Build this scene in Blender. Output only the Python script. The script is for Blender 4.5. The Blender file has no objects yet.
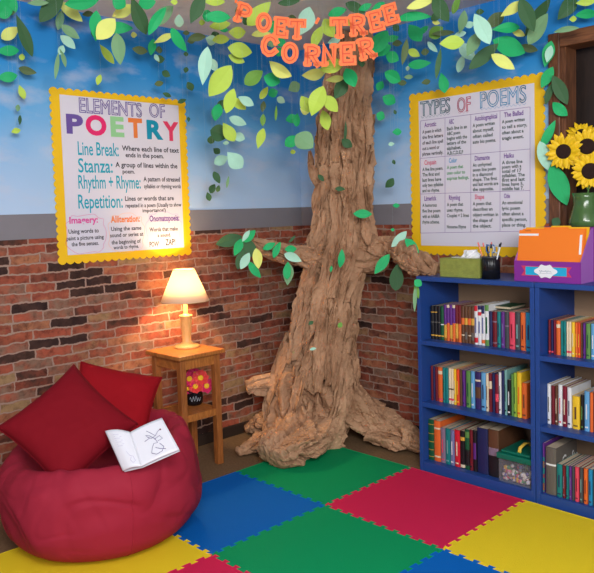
import bpy, bmesh, math, random
from mathutils import Vector as V, Matrix, noise
random.seed(7)
COL = bpy.context.scene.collection
PI = math.pi
# ------------------------------------------------------------------ camera
CAM = V((3.2597, -3.1649, 1.2745)); YAW, PIT, ROL = .7997, -.0699, -.0299
FPX, PX, PY = 725.2, 303.25, 261.25
F_ = V((-math.sin(YAW)*math.cos(PIT), math.cos(YAW)*math.cos(PIT), math.sin(PIT)))
r0 = V((math.cos(YAW), math.sin(YAW), 0)); u0 = r0.cross(F_)
R_ = r0*math.cos(ROL)+u0*math.sin(ROL); U_ = -r0*math.sin(ROL)+u0*math.cos(ROL)
def ray(x, y): return F_+R_*((x-PX)/FPX)-U_*((y-PY)/FPX)
def AT(x, y, D): return CAM+ray(x, y)*D
def FL(x, y, z=0.): d = ray(x, y); return CAM+d*((z-CAM.z)/d.z)
def LW(x, y, X=0.): d = ray(x, y); return CAM+d*((X-CAM.x)/d.x)
def RW(x, y, Y=0.): d = ray(x, y); return CAM+d*((Y-CAM.y)/d.y)
cd = bpy.data.cameras.new('camera'); co = bpy.data.objects.new('camera', cd); COL.objects.link(co)
M = Matrix((R_, U_, -F_)).transposed().to_4x4(); M.translation = CAM; co.matrix_world = M
cd.sensor_width = 36; cd.lens = FPX*36/594; cd.shift_x = (297-PX)/594; cd.shift_y = (PY-286.5)/594; cd.clip_start = .05
bpy.context.scene.camera = co
FZ = -.012      # carpet level, the foam mats are 12 mm thick
H = 2.2523; B1, B2 = 1.181, 1.295
# ------------------------------------------------------------------ materials
_m = {}
def s2l(c): return tuple((x/255/12.92 if x/255 <= .04045 else ((x/255+.055)/1.055)**2.4) for x in c)
def mat(name, rgb, rough=.6, bump=0, bscale=60, var=0, spec=.4, trans=0, alpha=1, emit=0, sheen=0, vscale=8):
    if name in _m: return _m[name]
    m = bpy.data.materials.new(name); m.use_nodes = True; nt = m.node_tree; b = nt.nodes['Principled BSDF']
    c = s2l(rgb); b.inputs['Base Color'].default_value = (*c, 1); b.inputs['Roughness'].default_value = rough
    b.inputs['Specular IOR Level'].default_value = spec
    if trans: b.inputs['Transmission Weight'].default_value = trans
    if alpha < 1: b.inputs['Alpha'].default_value = alpha
    if sheen: b.inputs['Sheen Weight'].default_value = sheen; b.inputs['Sheen Roughness'].default_value = .5
    if emit: b.inputs['Emission Color'].default_value = (*c, 1); b.inputs['Emission Strength'].default_value = emit
    if bump or var:
        tc = nt.nodes.new('ShaderNodeTexCoord')
        if bump:
            n = nt.nodes.new('ShaderNodeTexNoise'); n.inputs['Scale'].default_value = bscale; n.inputs['Detail'].default_value = 4
            nt.links.new(tc.outputs['Object'], n.inputs['Vector'])
            bp = nt.nodes.new('ShaderNodeBump'); bp.inputs['Strength'].default_value = bump; bp.inputs['Distance'].default_value = .004
            nt.links.new(n.outputs[0], bp.inputs['Height']); nt.links.new(bp.outputs[0], b.inputs['Normal'])
        if var:
            n2 = nt.nodes.new('ShaderNodeTexNoise'); n2.inputs['Scale'].default_value = vscale; n2.inputs['Detail'].default_value = 3
            nt.links.new(tc.outputs['Object'], n2.inputs['Vector'])
            mx = nt.nodes.new('ShaderNodeMix'); mx.data_type = 'RGBA'
            mx.inputs[6].default_value = (*[x*(1-var) for x in c], 1); mx.inputs[7].default_value = (*[min(1, x*(1+var)) for x in c], 1)
            nt.links.new(n2.outputs[0], mx.inputs[0]); nt.links.new(mx.outputs[2], b.inputs['Base Color'])
    _m[name] = m; return m
def nodes(name):
    m = bpy.data.materials.new(name); m.use_nodes = True; nt = m.node_tree
    return m, nt, nt.nodes['Principled BSDF'], (lambda t: nt.nodes.new('ShaderNode'+t)), nt.links.new
def ramp(nd, stops, interp='LINEAR'):
    cr = nd.color_ramp; cr.interpolation = interp
    while len(cr.elements) < len(stops): cr.elements.new(.5)
    for e, (p, c) in zip(cr.elements, stops): e.position = p; e.color = (*s2l(c), 1)
def wall_material(axis):
    """brick paper up to the border, printed sky paper above it"""
    m, nt, b, N, L = nodes('brick_and_sky_paper_'+axis)
    g = N('NewGeometry'); sp = N('SeparateXYZ'); L(g.outputs['Position'], sp.inputs[0])
    cb = N('CombineXYZ'); L(sp.outputs['Y' if axis == 'left' else 'X'], cb.inputs[0]); L(sp.outputs['Z'], cb.inputs[1])
    ns = N('TexNoise'); ns.inputs['Scale'].default_value = 30; ns.inputs['Detail'].default_value = 3; L(cb.outputs[0], ns.inputs['Vector'])
    sb = N('VectorMath'); sb.operation = 'SUBTRACT'; sb.inputs[1].default_value = (.5, .5, .5); L(ns.outputs['Color'], sb.inputs[0])
    sc = N('VectorMath'); sc.operation = 'SCALE'; sc.inputs['Scale'].default_value = .020; L(sb.outputs[0], sc.inputs[0])
    n0 = N('TexNoise'); n0.inputs['Scale'].default_value = 5; L(cb.outputs[0], n0.inputs['Vector'])
    sb0 = N('VectorMath'); sb0.operation = 'SUBTRACT'; sb0.inputs[1].default_value = (.5, .5, .5); L(n0.outputs['Color'], sb0.inputs[0])
    sc0 = N('VectorMath'); sc0.operation = 'SCALE'; sc0.inputs['Scale'].default_value = .025; L(sb0.outputs[0], sc0.inputs[0])
    ad = N('VectorMath'); L(cb.outputs[0], ad.inputs[0]); L(sc.outputs[0], ad.inputs[1])
    ad2 = N('VectorMath'); L(ad.outputs[0], ad2.inputs[0]); L(sc0.outputs[0], ad2.inputs[1])
    br = N('TexBrick'); L(ad2.outputs[0], br.inputs['Vector'])
    for k, v in (('Scale', 1), ('Mortar Size', .0048), ('Mortar Smooth', .5), ('Bias', 0), ('Brick Width', .185), ('Row Height', .0445)): br.inputs[k].default_value = v
    br.offset = .45; br.squash = .8; br.squash_frequency = 3
    br.inputs['Color1'].default_value = (0, 0, 0, 1); br.inputs['Color2'].default_value = (1, 1, 1, 1); br.inputs['Mortar'].default_value = (.5, .5, .5, 1)
    nq = N('TexNoise'); nq.inputs['Scale'].default_value = 14; nq.inputs['Detail'].default_value = 5; L(cb.outputs[0], nq.inputs['Vector'])
    mq = N('Math'); mq.operation = 'MULTIPLY_ADD'; mq.inputs[1].default_value = .34; L(nq.outputs[0], mq.inputs[0])
    mq0 = N('Math'); mq0.operation = 'SUBTRACT'; mq0.inputs[1].default_value = .17; L(br.outputs['Color'], mq.inputs[2]); L(mq.outputs[0], mq0.inputs[0])
    rp = N('ValToRGB'); L(mq0.outputs[0], rp.inputs[0])
    ramp(rp, [(0, (60, 42, 40)), (.12, (84, 58, 50)), (.20, (140, 76, 60)), (.32, (182, 94, 72)), (.43, (140, 112, 96)), (.52, (172, 92, 68)), (.62, (120, 74, 62)), (.73, (192, 128, 94)), (.84, (158, 80, 64)), (.95, (168, 136, 100))], 'LINEAR')
    n1 = N('TexNoise'); n1.inputs['Scale'].default_value = 26; n1.inputs['Detail'].default_value = 6; n1.inputs['Roughness'].default_value = .7; L(cb.outputs[0], n1.inputs['Vector'])
    r1 = N('ValToRGB'); L(n1.outputs[0], r1.inputs[0]); ramp(r1, [(.28, (110, 96, 92)), (.48, (226, 220, 214)), (.70, (255, 252, 246))])
    mu = N('Mix'); mu.data_type = 'RGBA'; mu.blend_type = 'MULTIPLY'; mu.inputs[0].default_value = .85; L(rp.outputs[0], mu.inputs[6]); L(r1.outputs[0], mu.inputs[7])
    mo = N('Mix'); mo.data_type = 'RGBA'; L(br.outputs['Fac'], mo.inputs[0]); L(mu.outputs[2], mo.inputs[6])
    mo.inputs[7].default_value = (*s2l((160, 134, 120)), 1)
    # the printed sky: pale at the bottom of the roll, blue at its top, with clouds
    mr = N('MapRange'); mr.inputs[1].default_value = B2; mr.inputs[2].default_value = H; L(sp.outputs['Z'], mr.inputs[0])
    nw = N('TexNoise'); nw.inputs['Scale'].default_value = 2.2; L(cb.outputs[0], nw.inputs['Vector'])
    ma = N('Math'); ma.operation = 'MULTIPLY_ADD'; ma.inputs[1].default_value = .35; L(nw.outputs[0], ma.inputs[0]); 
    mb = N('Math'); mb.operation = 'SUBTRACT'; mb.inputs[1].default_value = .175; L(ma.outputs[0], mb.inputs[0]); L(mr.outputs[0], ma.inputs[2])
    rs = N('ValToRGB'); L(mb.outputs[0], rs.inputs[0])
    ramp(rs, [(0, (184, 208, 236)), (.28, (160, 196, 232)), (.5, (106, 174, 226)), (.70, (50, 144, 212)), (1, (34, 126, 202))])
    mp = N('Mapping'); mp.inputs['Scale'].default_value = (1, 2.2, 1); L(cb.outputs[0], mp.inputs[0])
    nc = N('TexNoise'); nc.inputs['Scale'].default_value = 3.6; nc.inputs['Detail'].default_value = 5; nc.inputs['Roughness'].default_value = .55; L(mp.outputs[0], nc.inputs['Vector'])
    rc = N('ValToRGB'); L(nc.outputs[0], rc.inputs[0]); rc.color_ramp.elements[0].position = .52; rc.color_ramp.elements[1].position = .74
    mc = N('Mix'); mc.data_type = 'RGBA'; L(rs.outputs[0], mc.inputs[6]); mc.inputs[7].default_value = (*s2l((206, 206, 222)), 1)
    m7 = N('Math'); m7.operation = 'MULTIPLY'; m7.inputs[1].default_value = .5; L(rc.outputs[0], m7.inputs[0]); L(m7.outputs[0], mc.inputs[0])
    gt = N('Math'); gt.operation = 'GREATER_THAN'; gt.inputs[1].default_value = (B1+B2)/2; L(sp.outputs['Z'], gt.inputs[0])
    fi = N('Mix'); fi.data_type = 'RGBA'; L(gt.outputs[0], fi.inputs[0]); L(mo.outputs[2], fi.inputs[6]); L(mc.outputs[2], fi.inputs[7])
    L(fi.outputs[2], b.inputs['Base Color']); b.inputs['Roughness'].default_value = .75; b.inputs['Specular IOR Level'].default_value = .2
    return m
def wood_material(name, a, c, scale=(1, 1, 1), rough=.4):
    if name in _m: return _m[name]
    m, nt, b, N, L = nodes(name)
    t = N('TexCoord'); mp = N('Mapping'); mp.inputs['Scale'].default_value = scale; L(t.outputs['Object'], mp.inputs[0])
    n = N('TexNoise'); n.inputs['Scale'].default_value = 10; n.inputs['Detail'].default_value = 6; n.inputs['Distortion'].default_value = .6; L(mp.outputs[0], n.inputs['Vector'])
    r = N('ValToRGB'); L(n.outputs[0], r.inputs[0]); ramp(r, [(.3, a), (.7, c)]); L(r.outputs[0], b.inputs['Base Color'])
    b.inputs['Roughness'].default_value = rough; _m[name] = m; return m
# ------------------------------------------------------------------ object helpers
MW = {}
def tag(o, label=None, cat=None, group=None, kind=None):
    if label: o['label'] = label
    if cat: o['category'] = cat
    if group: o['group'] = group
    if kind: o['kind'] = kind
    return o
def thing(name, label, cat, loc=(0, 0, 0), rz=0, group=None):
    o = bpy.data.objects.new(name, None); COL.objects.link(o); o.empty_display_size = .05
    m = Matrix.Translation(V(loc)) @ Matrix.Rotation(rz, 4, 'Z'); o.matrix_world = m; MW[o.name] = m
    return tag(o, label, cat, group)
def obj(name, vs, fs, m, parent=None, world=True, smooth=False, label=None, org=None):
    me = bpy.data.meshes.new(name); o = bpy.data.objects.new(name, me); COL.objects.link(o)
    if parent:
        pm = MW[parent.name]; MW[o.name] = pm; o.parent = parent
        if world: inv = pm.inverted(); vs = [inv @ V(v) for v in vs]
    else:
        org = V(org) if org is not None else V((0, 0, 0)); o.location = org; vs = [V(v)-org for v in vs]; MW[o.name] = Matrix.Translation(org)
    me.from_pydata([tuple(v) for v in vs], [], fs)
    for mm in (m if isinstance(m, (list, tuple)) else [m]): me.materials.append(mm)
    if smooth: me.polygons.foreach_set('use_smooth', [True]*len(me.polygons))
    if label: o['label'] = label
    me.update(); return o
class MB:
    def __init__(s): s.v = []; s.f = []; s.mi = []
    def add(s, vs, fs, mi=0):
        n = len(s.v); s.v += [V(v) for v in vs]; s.f += [tuple(i+n for i in f) for f in fs]; s.mi += [mi]*len(fs); return s
    def box(s, a, b, mat4=None, mi=0, bev=0):
        a, b = V(a), V(b); bm = bmesh.new(); bmesh.ops.create_cube(bm, size=1)
        for v in bm.verts: v.co = V(((a.x+b.x)/2+v.co.x*(b.x-a.x), (a.y+b.y)/2+v.co.y*(b.y-a.y), (a.z+b.z)/2+v.co.z*(b.z-a.z)))
        if bev: bmesh.ops.bevel(bm, geom=bm.edges[:], offset=bev, segments=2, affect='EDGES', profile=.5)
        bm.verts.index_update(); vs = [(mat4 @ v.co) if mat4 else v.co.copy() for v in bm.verts]; fs = [[v.index for v in f.verts] for f in bm.faces]; bm.free()
        return s.add(vs, fs, mi)
    def tube(s, pts, rad, n=10, caps=True, mi=0, flat=1):
        pts = [V(p) for p in pts]; rad = rad if isinstance(rad, (list, tuple)) else [rad]*len(pts); vs = []; up = None
        for i, p in enumerate(pts):
            t = (pts[min(i+1, len(pts)-1)]-pts[max(i-1, 0)]).normalized()
            if up is None: up = t.orthogonal().normalized() if abs(t.z) > .95 else V((0, 0, 1))
            s1 = t.cross(up).normalized(); up = s1.cross(t).normalized()
            vs += [p+s1*math.cos(2*PI*k/n)*rad[i]+up*math.sin(2*PI*k/n)*rad[i]*flat for k in range(n)]
        fs = [(i*n+k, i*n+(k+1) % n, (i+1)*n+(k+1) % n, (i+1)*n+k) for i in range(len(pts)-1) for k in range(n)]
        if caps: fs += [tuple(range(n))[::-1], tuple(range((len(pts)-1)*n, len(pts)*n))]
        return s.add(vs, fs, mi)
    def lathe(s, prof, c=(0, 0, 0), n=32, mi=0, wob=None):
        c = V(c); vs = []
        for r, z in prof:
            for k in range(n):
                a = 2*PI*k/n; rr = r*(wob(a, z) if wob else 1); vs.append(c+V((rr*math.cos(a), rr*math.sin(a), z)))
        fs = [(i*n+k, i*n+(k+1) % n, (i+1)*n+(k+1) % n, (i+1)*n+k) for i in range(len(prof)-1) for k in range(n)]
        if prof[0][0] > 1e-4: fs.append(tuple(range(n))[::-1])
        if prof[-1][0] > 1e-4: fs.append(tuple(range((len(prof)-1)*n, len(prof)*n)))
        return s.add(vs, fs, mi)
    def prism(s, poly, T, th, mi=0):
        """poly (u,v) in the plane of matrix T (x=u, z=v), thickness th towards -y (the viewer)"""
        bm = bmesh.new(); vv = [bm.verts.new((u, 0, v)) for u, v in poly]; f = bm.faces.new(vv)
        g = bmesh.ops.extrude_face_region(bm, geom=[f])
        for v in g['geom']:
            if isinstance(v, bmesh.types.BMVert): v.co.y -= th
        bmesh.ops.triangulate(bm, faces=[f for f in bm.faces if len(f.verts) > 4])
        bm.verts.index_update(); vs = [T @ v.co for v in bm.verts]; fs = [[v.index for v in f.verts] for f in bm.faces]; bm.free()
        return s.add(vs, fs, mi)
    def build(s, name, m, parent=None, smooth=False, world=True, label=None, org=None):
        o = obj(name, s.v, s.f, m, parent, world, smooth, label, org)
        if any(s.mi): o.data.polygons.foreach_set('material_index', s.mi)
        bm = bmesh.new(); bm.from_mesh(o.data); bmesh.ops.recalc_face_normals(bm, faces=bm.faces); bm.to_mesh(o.data); bm.free()
        return o
I4 = Matrix.Identity(4)
_tc = {}
def glyphs(txt, off=0., res=2):
    """mesh of a line of lettering in the built-in font: verts in (x, z), width, height"""
    k = (txt, off, res)
    if k in _tc: return _tc[k]
    cu = bpy.data.curves.new('lettering', 'FONT'); cu.body = txt; cu.size = 1; cu.offset = off; cu.resolution_u = res; cu.fill_mode = 'FRONT'
    cu.extrude = 0; o = bpy.data.objects.new('lettering', cu); COL.objects.link(o)
    dg = bpy.context.evaluated_depsgraph_get(); me = bpy.data.meshes.new_from_object(o.evaluated_get(dg))
    vs = [(v.co.x, v.co.y) for v in me.vertices]; fs = [tuple(p.vertices) for p in me.polygons]
    bpy.data.objects.remove(o); bpy.data.curves.remove(cu); bpy.data.meshes.remove(me)
    _tc[k] = (vs, fs); return _tc[k]
def outline_ink(mb, txt, T, x0, x1, y0, h, lift, w):
    """hollow letter: only its drawn contour"""
    vs, fs = glyphs(txt, 0., 4); a = min(v[0] for v in vs); b = max(v[0] for v in vs); sx = (x1-x0)/(b-a); sy = h/.70; cnt = {}
    for f in fs:
        for k in range(len(f)): e = tuple(sorted((f[k], f[(k+1) % len(f)]))); cnt[e] = cnt.get(e, 0)+1
    P = [V((x0+(v[0]-a)*sx, y0+v[1]*sy)) for v in vs]
    for (i, j), c in cnt.items():
        if c != 1 or (P[i]-P[j]).length < 1e-6: continue
        d = (P[j]-P[i]).normalized()*w*.5; n = V((-d.y, d.x)); q = [P[i]-d-n, P[j]+d-n, P[j]+d+n, P[i]-d+n]
        mb.add([T @ V((p.x, -lift, p.y)) for p in q], [(0, 1, 2, 3)])
def ink(mb, txt, T, x0, x1, y0, h, off=0., lift=.0006, ref=None, slope=0., mi=0, res=2):
    """writes txt between x0 and x1 on baseline y0, capital height h (metres), in the plane of T"""
    vs, fs = glyphs(txt, off, res); rv = glyphs(txt, 0., res)[0]
    a = min(v[0] for v in rv); b = max(v[0] for v in rv); sx = (x1-x0)/(b-a); sy = h/.70
    mb.add([T @ V((x0+(v[0]-a)*sx, -lift, y0+v[1]*sy+slope*((v[0]-a)*sx))) for v in vs], fs, mi)
# ------------------------------------------------------------------ the setting
def struct(o): o['kind'] = 'structure'; return o
wl, wr = wall_material('left'), wall_material('right')
carpet = mat('carpet_pile', (124, 98, 72), .95, bump=1, bscale=220, var=.45, vscale=90, spec=.1)
struct(MB().box((-.12, -4.6, FZ-.1), (4.4, .12, FZ)).build('floor', carpet))
struct(MB().box((-.1, -4.6, FZ), (0, .1, H)).build('wall_left', wl))
DX0, DZ1 = 1.70, 2.0
struct(MB().box((0, 0, FZ), (DX0, .1, H)).box((DX0, 0, DZ1), (2.75, .1, H)).box((2.75, 0, FZ), (4.4, .1, H)).build('wall_right', wr))
ceil_m = mat('ceiling_board', (200, 198, 204), .9, bump=.6, bscale=35, var=.12, vscale=14)
struct(MB().box((-.1, -4.6, H), (4.4, .1, H+.08)).build('ceiling', ceil_m))
grey = mat('border_grey', (128, 124, 130), .7, var=.06)
struct(MB().box((0, -4.6, B1), (.004, 0, B2)).build('trim_1', grey))
struct(MB().box((0.004, -.004, B1), (DX0-.03, 0, B2)).build('trim_2', grey))
bbm = mat('baseboard_brown', (50, 36, 28), .6, var=.2)
struct(MB().box((0, -4.6, FZ), (.014, 0, .05), bev=.003).build('baseboard_left', bbm))
struct(MB().box((.014, -.014, FZ), (DX0-.03, 0, .075), bev=.003).build('baseboard_right', bbm))
casing = wood_material('walnut_casing', (74, 42, 24), (128, 80, 50), (9, 9, 1), .45)
struct(MB().box((DX0-.045, -.022, FZ), (DX0+.01, .10, DZ1+.035), bev=.004).box((DX0+.01, .0, FZ), (DX0+.03, .10, DZ1-.02)).build('trim_3', casing))
casing2 = wood_material('walnut_head', (84, 48, 28), (136, 86, 54), (1, 9, 9), .45)
struct(MB().box((DX0+.01, -.022, DZ1-.03), (2.75, .10, DZ1+.035), bev=.004).build('trim_4', casing2))
dk = wood_material('dark_door_wood', (30, 20, 17), (46, 31, 25), (9, 9, 1), .5)
dd = MB().box((DX0-.02, .16, FZ), (2.8, .2, DZ1+.05))
for a, b in ((.25, .9), (1.05, 1.85)): dd.box((DX0+.12, .15, a), (DX0+.42, .165, b), bev=.01).box((DX0+.54, .15, a), (DX0+.84, .165, b), bev=.01)
door = struct(dd.build('door_1', dk))
MB().box((DX0-.02, .1, FZ), (DX0, .16, DZ1)).build('jamb', dk, door)
# ------------------------------------------------------------------ foam floor mats
TX, TY, T = .4983, -.3767, .61
mcol = {'green': (6, 148, 90), 'red': (208, 36, 80), 'yellow': (234, 206, 40), 'blue': (2, 98, 184)}
def foam(c): return mat('foam_'+c, mcol[c], .8, bump=.35, bscale=260, spec=.12)
def edge_pts(p, q, teeth, sgn):
    """jigsaw edge from p to q, the same profile whichever mat it belongs to"""
    d = (q-p); n = V((-d.y, d.x)).normalized(); out = []; N = 10
    if not teeth: return [p]
    out.append(p)
    for k in range(N):
        for s, h in ((.22, 0), (.13, 1), (.62, 1), (.53, 0)):
            out.append(p+d*((k+s)/N)+n*(h*.017-.0085 if True else 0)*sgn)
    return out
def mat_tile(i, j, c, label):
    P = lambda a, b: V((TX+a*T, TY-b*T))
    key = lambda a, b: ((a, b) in TILES)
    ring = []
    for (p, q, nb) in ((P(i, j), P(i, j+1), (i-1, j)), (P(i, j+1), P(i+1, j+1), (i, j+1)), (P(i+1, j+1), P(i+1, j), (i+1, j)), (P(i+1, j), P(i, j), (i, j-1))):
        flip = (nb == (i-1, j) or nb == (i, j+1))
        if flip: e = edge_pts(p, q, key(*nb), 1)
        else: e = edge_pts(q, p, key(*nb), 1)[1:][::-1] if key(*nb) else []; e = [p]+e
        ring += e
    o = V((TX+i*T, TY-j*T, FZ)); mb = MB(); Tm = Matrix(((1, 0, 0, 0), (0, 0, 1, 0), (0, 1, 0, 0), (0, 0, 0, 1)))
    bm = bmesh.new(); vv = [bm.verts.new((v.x, v.y, FZ)) for v in ring]; f = bm.faces.new(vv)
    g = bmesh.ops.extrude_face_region(bm, geom=[f]); tv = [v for v in g['geom'] if isinstance(v, bmesh.types.BMVert)]
    for v in tv: v.co.z = 0
    bmesh.ops.recalc_face_normals(bm, faces=bm.faces)
    topf = [f for f in bm.faces if all(abs(v.co.z) < 1e-6 for v in f.verts)]
    bmesh.ops.inset_region(bm, faces=topf, thickness=.0012, depth=0)
    for v in tv: v.co.z = -.0012
    bmesh.ops.triangulate(bm, faces=[f for f in bm.faces if len(f.verts) > 4])
    bm.verts.index_update(); mb.add([v.co.copy() for v in bm.verts], [[v.index for v in f.verts] for f in bm.faces]); bm.free()
    tag(mb.build('foam_mat', foam(c), org=o), label, 'floor mat', 'interlocking foam floor mats')
TILES = {(0, 0): ('green', 'green interlocking foam floor mat under the roots of the paper tree'),
 (1, 0): ('red', 'red interlocking foam floor mat in front of the left blue bookcase'),
 (2, 0): ('yellow', 'yellow interlocking foam floor mat in front of the right blue bookcase'),
 (0, 1): ('blue', 'blue interlocking foam floor mat between the beanbag and the tree'),
 (1, 1): ('green', 'green interlocking foam floor mat in the front between blue and red mats'),
 (2, 1): ('blue', 'blue interlocking foam floor mat cut off at the bottom, before the yellow one'),
 (0, 2): ('yellow', 'yellow interlocking foam floor mat under the red beanbag chair'),
 (1, 2): ('red', 'red interlocking foam floor mat cut off at the bottom, near the beanbag')}
for (i, j), (c, lb) in TILES.items(): mat_tile(i, j, c, lb)
# ------------------------------------------------------------------ bookcases
blue = mat('blue_laminate', (34, 70, 140), .42, var=.06)
tan = mat('bookcase_back_board', (176, 142, 112), .7, var=.08)
SX0, SW, SY = 1.1434, .6130, -.3522
def bookcase(x0, x1, label):
    t = thing('bookcase', label, 'bookcase', ((x0+x1)/2, SY/2, FZ)); p = .02; yb = -.02
    for a, b in ((x0, x0+p), (x1-p, x1)): MB().box((a, SY, FZ), (b, yb, .921), bev=.0015).build('side_panel', blue, t)
    MB().box((x0, SY-.004, .921), (x1, yb, .943), bev=.003).build('top', blue, t)
    for z in (.307, .611): MB().box((x0+p, SY+.002, z), (x1-p, yb-.006, z+.022), bev=.0015).build('shelf', blue, t)
    MB().box((x0+p, SY+.002, FZ), (x1-p, yb-.006, .036), bev=.0015).build('base_shelf', blue, t)
    MB().box((x0+p, yb-.006, .036), (x1-p, yb, .921)).build('back_panel', tan, t, label='tan back board')
    return t
bookcase(SX0, SX0+SW-.0015, 'blue three-shelf wooden bookcase beside the paper tree, under the tissue box')
bookcase(SX0+SW+.0015, SX0+2*SW, 'blue three-shelf wooden bookcase cut off at the right edge, under the purple box')
BC = {'darkred': (112, 24, 36), 'navy': (32, 38, 84), 'orange': (226, 104, 44), 'teal': (18, 122, 122), 'cream': (226, 208, 176), 'yellow': (236, 192, 44),
 'orange-red': (224, 74, 34), 'brown': (96, 62, 42), 'purple': (96, 42, 128), 'green': (92, 140, 70), 'light blue': (98, 160, 206), 'indigo': (54, 40, 96), 'maroon': (122, 22, 44),
 'white': (224, 224, 226), 'black': (26, 24, 28), 'pale teal': (120, 168, 164), 'lime': (150, 180, 60), 'dark green': (20, 84, 52), 'mauve': (132, 112, 132), 'violet-grey': (112, 116, 158),
 'red': (206, 32, 50), 'charcoal': (66, 72, 76), 'coral pink': (224, 72, 96), 'bright blue': (24, 130, 178), 'grey': (98, 92, 86), 'gold': (210, 160, 60)}
pages_m = mat('page_edges', (206, 186, 158), .9, bump=.4, bscale=300)
ORD = 'first second third fourth fifth sixth seventh eighth ninth tenth eleventh twelfth thirteenth fourteenth fifteenth sixteenth seventeenth eighteenth nineteenth twentieth twenty-first twenty-second twenty-third twenty-fourth twenty-fifth twenty-sixth twenty-seventh twenty-eighth'.split()
def cm(c): return mat('book_cloth_'+c.replace(' ', '_'), BC[c], .45, var=.12, vscale=30)
def book(xa, xb, z0, h, c, depth, yf, label, group, deco=None, tilt=0):
    t = thing('book', label, 'book', ((xa+xb)/2, yf, z0), 0, group)
    w = xb-xa-.0008; b = .0014; y1 = yf+depth; S = Matrix.Translation((0, 0, 0))
    if tilt: S = Matrix.Translation((xa, 0, z0)) @ Matrix.Rotation(tilt, 4, 'Y') @ Matrix.Translation((-xa, 0, -z0))
    xa += .0004; xb -= .0004
    # spine curved outwards, two boards
    n = 6; poly = [(xa, y1)] + [(xa, yf+.006)] + [(xa+w*(.5-.5*math.cos(PI*k/n)), yf+.006-.006*math.sin(PI*k/n)) for k in range(1, n)] + [(xb, yf+.006), (xb, y1), (xb-b, y1), (xb-b, yf+.0085), (xa+b, yf+.0085), (xa+b, y1)]
    bm = bmesh.new(); f = bm.faces.new([bm.verts.new((x, y, z0)) for x, y in poly]); g = bmesh.ops.extrude_face_region(bm, geom=[f])
    for v in g['geom']:
        if isinstance(v, bmesh.types.BMVert): v.co.z = z0+h
    bmesh.ops.triangulate(bm, faces=[f for f in bm.faces if len(f.verts) > 4]); bm.verts.index_update()
    MB().add([S @ v.co for v in bm.verts], [[v.index for v in f.verts] for f in bm.faces]).build('cover', cm(c), t); bm.free(); cov = COL.objects[-1]
    MB().box((xa+b, yf+.0085, z0+.003), (xb-b, y1-.003, z0+h-.0012), S).build('pages', pages_m, t)
    def band(za, zb, col, nm='spine_label', ins=.0):
        ps = [(xa+w*(.5-.5*math.cos(PI*(k/n*(1-2*ins)+ins))), yf+.006-.0067*math.sin(PI*(k/n*(1-2*ins)+ins))) for k in range(n+1)]
        mb = MB().add([S @ V((x, y, z)) for z in (z0+za*h, z0+zb*h) for x, y in ps], [(k, k+1, n+k+2, n+k+1) for k in range(n)])
        mb.build(nm, mat('ink_'+col.replace(' ', '_'), BC.get(col, (230, 220, 200)), .5), cov)
    for d in (deco or []): band(d[0], d[1], d[2], 'spine_label', d[3] if len(d) > 3 else 0)
    return t
def row(specs, z0, phrase, group, bb, yf=-.292, depth=.19):
    n = len(specs); k = -1
    for q, sp in enumerate(specs):
        pa, pb, top, c = sp[:4]; deco = sp[4] if len(sp) > 4 else None; dep = sp[5] if len(sp) > 5 else depth; tilt = sp[6] if len(sp) > 6 else 0
        xa = RW(pa, top+20, yf).x; xb = RW(pb, top+20, yf).x
        if q == 0: xa = max(xa, (SX0+.0205) if 'left bookcase' in phrase else (SX0+SW+.022))
        else: xa = max(xa, last)
        xb = max(xb, xa+.006); last = xb
        h = RW((pa+pb)/2, top, yf).z-z0
        big = 'slim' if xb-xa < .022 else 'thick'
        book(xa, xb, z0, h, c, dep, yf, f'{big} {c} book on the {phrase}, {ORD[q]} from the left', group, deco, tilt)
def sc(o, s, L): return [(o[0]+a/s, o[0]+b/s, o[1]+t/s, *r) for a, b, t, *r in L]
ttl = lambda c: [(.3, .68, c, .42), (.08, .12, c, .3)]
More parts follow.
